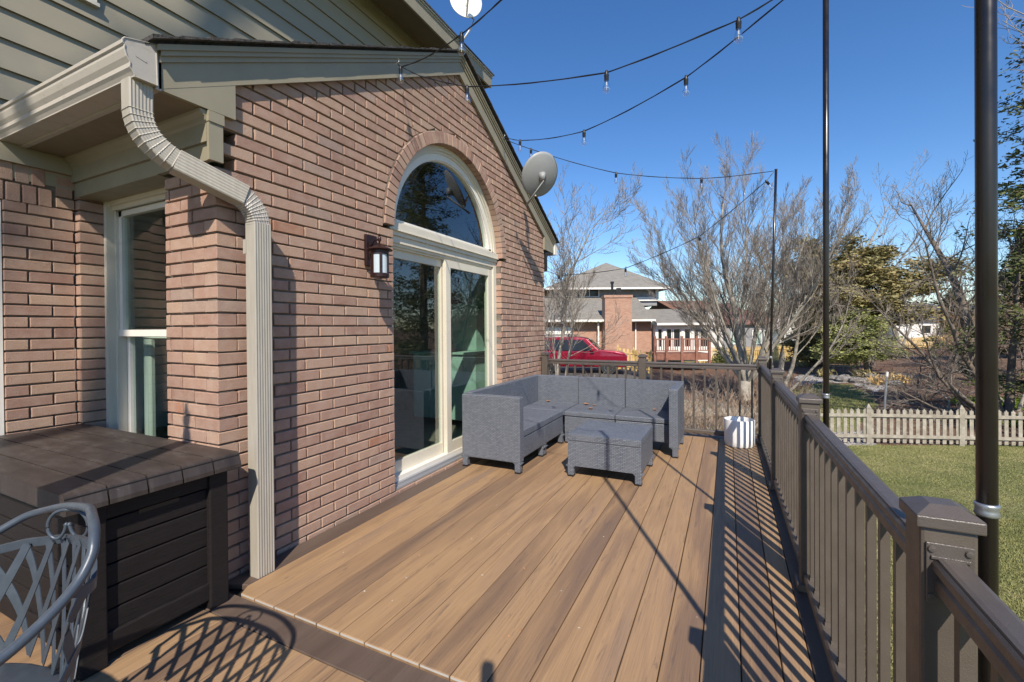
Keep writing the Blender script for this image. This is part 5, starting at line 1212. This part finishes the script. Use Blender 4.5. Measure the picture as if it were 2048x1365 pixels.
# ------------------------------------------------------------------ neighbouring houses
def window(par, x0, x1, z0, z1, y, name='window', frame='far_white', glass='far_glass', t=.08, mull=0):
    b = MB(); b.box((x0, y - .06, z0), (x0 + t, y, z1)); b.box((x1 - t, y - .06, z0), (x1, y, z1)); b.box((x0 + t, y - .06, z1 - t), (x1 - t, y, z1)); b.box((x0 + t, y - .06, z0), (x1 - t, y, z0 + t))
    for k in range(mull): c = x0 + (x1 - x0) * (k + 1) / (mull + 1); b.box((c - t / 2, y - .06, z0 + t), (c + t / 2, y, z1 - t))
    o = b.build(name, frame, par); b = MB(); b.box((x0 + t, y - .02, z0 + t), (x1 - t, y - .012, z1 - t)); g_ = b.build('pane', glass, None); g_.parent = o; return o
P = on(1200, 700, 30); H1 = root('neighbour_house', (P.x, P.y, -1.0), 'brick neighbour house with a tall hip roof, broad brick chimney and a glazed porch', 'house', rz=YAW, worldparts=False)
k30 = 894.7 / 30
def lx(px, v=30): return (px - 1024) / 894.7 * v - (1200 - 1024) / 894.7 * 30
def lz(py, v=30, px=1200): return 1.3 + ((650.5) - py) / 894.7 * v + 1.0
b = MB(); b.box((lx(1000), .3, 0), (lx(1306), 9, lz(640))); b.build('wall', 'far_brick', H1)
b = MB(); b.box((lx(1040), .24, lz(668)), (lx(1148), .30, lz(650))); b.box((lx(1040), .22, 0), (lx(1150), .28, lz(672))); b.build('garage_door', 'far_white', H1)
ze = lz(638); zt = lz(592, 34)
b = MB(); b.prism([(-.35, ze), (-.35, ze + .10), (4.2, zt + .12), (4.2, zt)], lx(1000), lx(1306), 'x'); b.build('roof', 'shingle_grey', H1)
b = MB(); b.box((lx(1000), -.42, ze - .04), (lx(1308), -.34, ze + .09)); b.box((lx(1195), -.1, 0), (lx(1195) + .1, 0, ze)); b.box((lx(1263) + .3, .18, 0), (lx(1263) + .38, .28, ze)); b.build('gutter', 'far_white', H1)
z2, z3 = lz(592, 34), lz(571, 33.5)
b = MB(); b.box((lx(1105, 34), 4.2, zt - .6), (lx(1316, 34), 12, z3 + .1)); b.build('upper_wall', 'far_grey', H1)
b = MB(); b.box((lx(1095, 34), 4.05, z2 - .25), (lx(1318, 34), 4.19, z2 + .05)); b.box((lx(1312, 34), 4.0, z2), (lx(1318, 34), 4.15, z3)); b.build('white_band', 'far_white', H1)
window(H1, lx(1120, 34), lx(1200, 34), z2 + .06, z3 - .05, 4.18, mull=3)
ex0, ex1 = lx(1092, 33.3), lx(1345, 33.3); pk = (lx(1215, 38), 8, lz(521, 38))
pl, pr_ = (lx(1195, 38), 8.2, lz(523, 38)), (lx(1235, 38), 8.2, lz(523, 38)); pl = pr_ = (lx(1214, 38), 8.2, lz(521, 38))
b = MB(); b.add([(ex0, 3.3, z3), (ex1, 3.3, z3), (ex1, 13, z3), (ex0, 13, z3), pl, (ex0, 3.3, z3 - .14), (ex1, 3.3, z3 - .14), (ex1, 13, z3 - .14), (ex0, 13, z3 - .14)], [(0, 1, 4), (1, 2, 4), (2, 3, 4), (3, 0, 4), (5, 6, 1, 0), (6, 7, 2, 1), (8, 5, 0, 3), (5, 8, 7, 6)]); rf = b.build('roof', 'shingle_grey', H1)
b = MB(); b.box((ex0, 3.26, z3 - .16), (ex1, 3.29, z3 - .02)); b.build('roof_gutter', 'far_white', H1)
b = MB(); b.box((lx(1209, 29.5), -.75, 0), (lx(1262, 29.5), .25, lz(592, 29.5))); b.box((lx(1207, 29.5), -.8, lz(592, 29.5)), (lx(1264, 29.5), .3, lz(587, 29.5))); cy = b.build('chimney', 'far_brick', H1)
b = MB(); b.tube([(lx(1223), -.3, lz(590, 29.5)), (lx(1223), -.3, lz(561, 29.5))], .08, 10); b.tube([(lx(1223), -.3, lz(563, 29.5)), (lx(1223), -.3, lz(559, 29.5))], .12, 10); b.box((lx(1232), -.4, lz(590, 29.5)), (lx(1240), -.1, lz(572, 29.5))); g_ = b.build('flue', 'black_plastic', None); g_.parent = cy
b = MB(); b.tube([(lx(1254, 37), 7.2, lz(560, 37)), (lx(1254, 37), 7.2, lz(529, 37))], .05, 8); b.build('vent_pipe', 'zinc', H1)
# gable side of the lower roof and the glazed porch
b = MB(); b.prism([(.3, ze - .1), (4.2, zt), (4.2, ze - .1)], lx(1306), lx(1309), 'x'); b.build('gable_cheek', 'far_white', H1)
zp = lz(646); zpt = lz(618, 33)
b = MB(); b.prism([(-.6, zp), (-.6, zp + .1), (3.0, zpt + .1), (3.0, zpt)], lx(1308), lx(1428), 'x'); b.build('porch_roof', 'shingle_grey', H1)
b = MB(); b.box((lx(1308), -.68, zp - .05), (lx(1430), -.59, zp + .1)); b.box((lx(1310), 2.9, 0), (lx(1420), 3.0, zp)); b.box((lx(1415), -.1, .0), (lx(1420), 3, zp)); b.box((lx(1309), -.2, 0), (lx(1315), 3, zp)); b.box((lx(1309), -.22, 0), (lx(1420), -.1, .9)); b.box((lx(1309), -.22, zp - .25), (lx(1420), -.1, zp)); b.build('porch_wall', 'far_white', H1)
for a, c in ((1312, 1324), (1330, 1343), (1344, 1360), (1366, 1380), (1384, 1396), (1397, 1415)): window(H1, lx(a), lx(c), .9, zp - .25, -.12, t=.07)
for a in (1324, 1360, 1380): b = MB(); b.box((lx(a), -.25, 0), (lx(a + 6), -.1, zp)); b.build('porch_post', 'far_white', H1)
b = MB(); b.prism([(5, lz(618, 36)), (5, lz(616, 36)), (8.5, lz(598, 38)), (12, lz(618, 36))], lx(1335, 36), lx(1440, 36), 'x'); b.build('rear_roof', 'shingle_brown', H1)
b = MB(); b.box((lx(1335, 36), 5.2, 0), (lx(1436, 36), 11.5, lz(618, 36))); b.build('rear_wall', 'far_white', H1)
# red timber deck of that house
P = on(1365, 700, 27.5); D1 = root('timber_deck', (P.x, P.y, -1.0), 'red brown timber deck with railings in front of the glazed porch', 'deck', rz=YAW, worldparts=False)
def dx(px): return (px - 1365) / 894.7 * 27.5
b = MB(); b.box((dx(1308), 0, .55), (dx(1421), 2.2, .65)); b.box((dx(1308), -.03, .25), (dx(1421), -.005, .64)); b.build('platform', 'red_deck', D1)
for a in (1309, 1332, 1363, 1392, 1418): b = MB(); b.box((dx(a) - .07, -.12, 0), (dx(a) + .07, 0, 1.72 if a != 1418 else 1.95)); b.build('post', 'red_deck', D1)
for a, c in ((1309, 1332), (1332, 1356), (1363, 1392), (1392, 1418)):
    b = MB(); b.box((dx(a), -.10, 1.50), (dx(c), -.03, 1.58)); b.box((dx(a), -.09, .80), (dx(c), -.04, .86)); x = dx(a) + .1
    while x < dx(c) - .05: b.box((x, -.08, .86), (x + .05, -.05, 1.50)); x += .14
    b.build('railing', 'red_deck', D1)
def gable_house(lab, px, v, w_, d_, hw, hr, wall, roof, base, turn=0, wins=(), axis='x', extra=None, name='neighbour_house'):
    P = on(px, 700, v); r = root(name, (P.x, P.y, base), lab, 'house', rz=YAW + turn, worldparts=False)
    b = MB(); b.box((-w_ / 2, 0, 0), (w_ / 2, d_, hw)); 
    if axis == 'y': b.prism([(-w_ / 2, hw), (w_ / 2, hw), (0, hw + hr)], .01, d_ - .01, 'y')
    b.build('wall', wall, r)
    b = MB(); e = .35
    if axis == 'x': b.prism([(-e, hw - .05), (-e, hw + .08), (d_ / 2, hw + hr + .1), (d_ + e, hw + .08), (d_ + e, hw - .05), (d_ / 2, hw + hr)], -w_ / 2 - e, w_ / 2 + e, 'x')
    else: b.prism([(-w_ / 2 - e, hw - .15), (-w_ / 2 - e, hw), (0, hw + hr + .14), (w_ / 2 + e, hw), (w_ / 2 + e, hw - .15), (0, hw + hr)], -e, d_ + e, 'y')
    b.build('roof', roof, r)
    for (x0, x1, z0, z1, gl) in wins: window(r, x0, x1, z0, z1, -.002, glass=gl)
    return r
gable_house('low house with dark red roof and teal shutters behind the large bare tree', 1480, 42, 6.2, 7, 2.5, 1.4, 'far_grey', 'far_maroon', -1.0, 0, ((-.9, 0, .6, 1.9, 'mint'), (1.1, 2.0, .6, 1.9, 'mint'), (2.2, 2.9, .7, 1.9, 'far_glass')))
gable_house('white house with maroon roof showing behind the glazed porch', 1448, 52, 5, 8, 3.4, 1.5, 'far_white', 'far_maroon', -.8, 0)
gable_house('tiny pink cream gabled house beyond the orange fence', 1583, 62, 3.6, 6, 1.9, 1.3, 'far_white', 'far_pink', -1.0, .1, ((-.9, .9, .3, 1.2, 'far_glass'),), 'y')
gable_house('long white house with slate roof behind the cedar', 1858, 50, 8.2, 8, 2.7, 2.0, 'far_white', 'shingle_slate', -.9, .05, ((-1.0, .2, 1.2, 2.2, 'far_glass'), (1.6, 2.4, 1.2, 2.3, 'far_glass')))
gable_house('brick house with slate roof at the far right beyond the mulch slope', 1990, 52, 8, 8, 2.5, 1.8, 'far_brick', 'shingle_slate', -.6, .05)
# ------------------------------------------------------------------ red vehicle
P = on(1158, 700, 22.0); car = root('parked_car', (P.x, P.y, P.z - .04), 'dark red sport utility vehicle parked on the drive beside the brick neighbour house', 'car', rz=YAW - .22, worldparts=False)
prof = [(-2.25, .45), (-2.28, .9), (-2.22, 1.08), (-2.10, 1.62), (-1.9, 1.74), (-.6, 1.80), (.15, 1.76), (.42, 1.70), (.98, 1.18), (1.75, 1.12), (2.14, 1.04), (2.26, .90), (2.28, .5), (2.2, .36), (-2.2, .36)]
def carbody():
    b = MB(); n = len(prof)
    for s_ in (0,):
        rows = []
        for yy, k in ((-.90, .0), (-.88, .02), (.88, .02), (.90, .0)): rows.append((yy, k))
        vs = []
        def Yw(z, out): return out * (.90 - max(0, (z - 1.05)) * .26)
        for o_ in (-1, 1):
            vs += [(x, Yw(z, o_), z) for x, z in prof]
        b.add(vs, [tuple(range(n)), tuple(range(n, 2 * n))[::-1]] + [(i, n + i, n + (i + 1) % n, (i + 1) % n) for i in range(n)])
    return b
bb = carbody(); bo = bb.build('body', 'car_red', car)
mod = bo.modifiers.new('bevel', 'BEVEL'); mod.width = .05; mod.segments = 3; mod.limit_method = 'ANGLE'; mod.angle_limit = R_(25)
for side_, nm in ((-1, 'window'), (1, 'window')):
    for q in ([(-2.0, 1.16), (-1.28, 1.16), (-1.28, 1.62), (-1.90, 1.62)], [(-1.18, 1.15), (-.42, 1.14), (-.42, 1.64), (-1.18, 1.64)], [(-.32, 1.14), (.72, 1.13), (.24, 1.63), (-.32, 1.64)]):
        b = MB(); vs = []
        for off in (.004, .022):
            for x, z in q: vs.append((x, side_ * ((.90 - max(0, z - 1.05) * .26) + off), z))
        b.add(vs, [(0, 1, 2, 3), (4, 5, 6, 7), (0, 1, 5, 4), (1, 2, 6, 5), (2, 3, 7, 6), (3, 0, 4, 7)]); b.build(nm, 'far_glass', car)
b = MB(); b.add([(.50, -.70, 1.665), (.50, .70, 1.665), (1.02, .80, 1.19), (1.02, -.80, 1.19), (.53, -.70, 1.69), (.53, .70, 1.69), (1.05, .80, 1.215), (1.05, -.80, 1.215)], [(0, 1, 2, 3), (4, 5, 6, 7), (0, 1, 5, 4), (1, 2, 6, 5), (2, 3, 7, 6), (3, 0, 4, 7)]); b.build('windshield', 'far_glass', car)
for sy_ in (-1, 1):
    b = MB(); b.tube([(-1.8, sy_ * .62, 1.80), (-1.7, sy_ * .62, 1.86), (-.1, sy_ * .62, 1.86), (.0, sy_ * .62, 1.80)], .022, 8); b.build('roof_rail', 'black_plastic', car)
    b = MB(); b.box((.62, sy_ * .98 - .10, 1.10), (.78, sy_ * .98 + .10, 1.26), ch=.04); b.build('mirror', 'car_red', car)
    b = MB(); b.box((2.14, sy_ * .70 - .17, .78), (2.275, sy_ * .70 + .17, .93), ch=.03); b.build('headlight', 'chrome', car)
    b = MB(); b.box((-.45, sy_ * .905 - .012, 1.02), (-.28, sy_ * .905 + .012, 1.06)); b.box((-1.3, sy_ * .905 - .012, 1.02), (-1.13, sy_ * .905 + .012, 1.06)); b.build('door_handle', 'chrome', car)
    for xw in (-1.38, 1.42):
        b = MB(); b.lathe((xw, sy_ * .80, .36), [(.20, -.11), (.34, -.11), (.36, -.08), (.36, .08), (.34, .11), (.20, .11)], 28, ax=Vector((0, 1, 0))); wo = b.build('wheel', 'rubber', car, True)
        b = MB(); b.lathe((xw, sy_ * .80, .36), [(.03, .10), (.20, .112), (.21, .105), (.21, -.105), (.20, -.112), (.03, -.10)], 28, ax=Vector((0, 1, 0))); g_ = b.build('rim', 'chrome', None, True); g_.parent = wo
for o in bpy.data.objects:
    if '_wp' in o: del o['_wp']
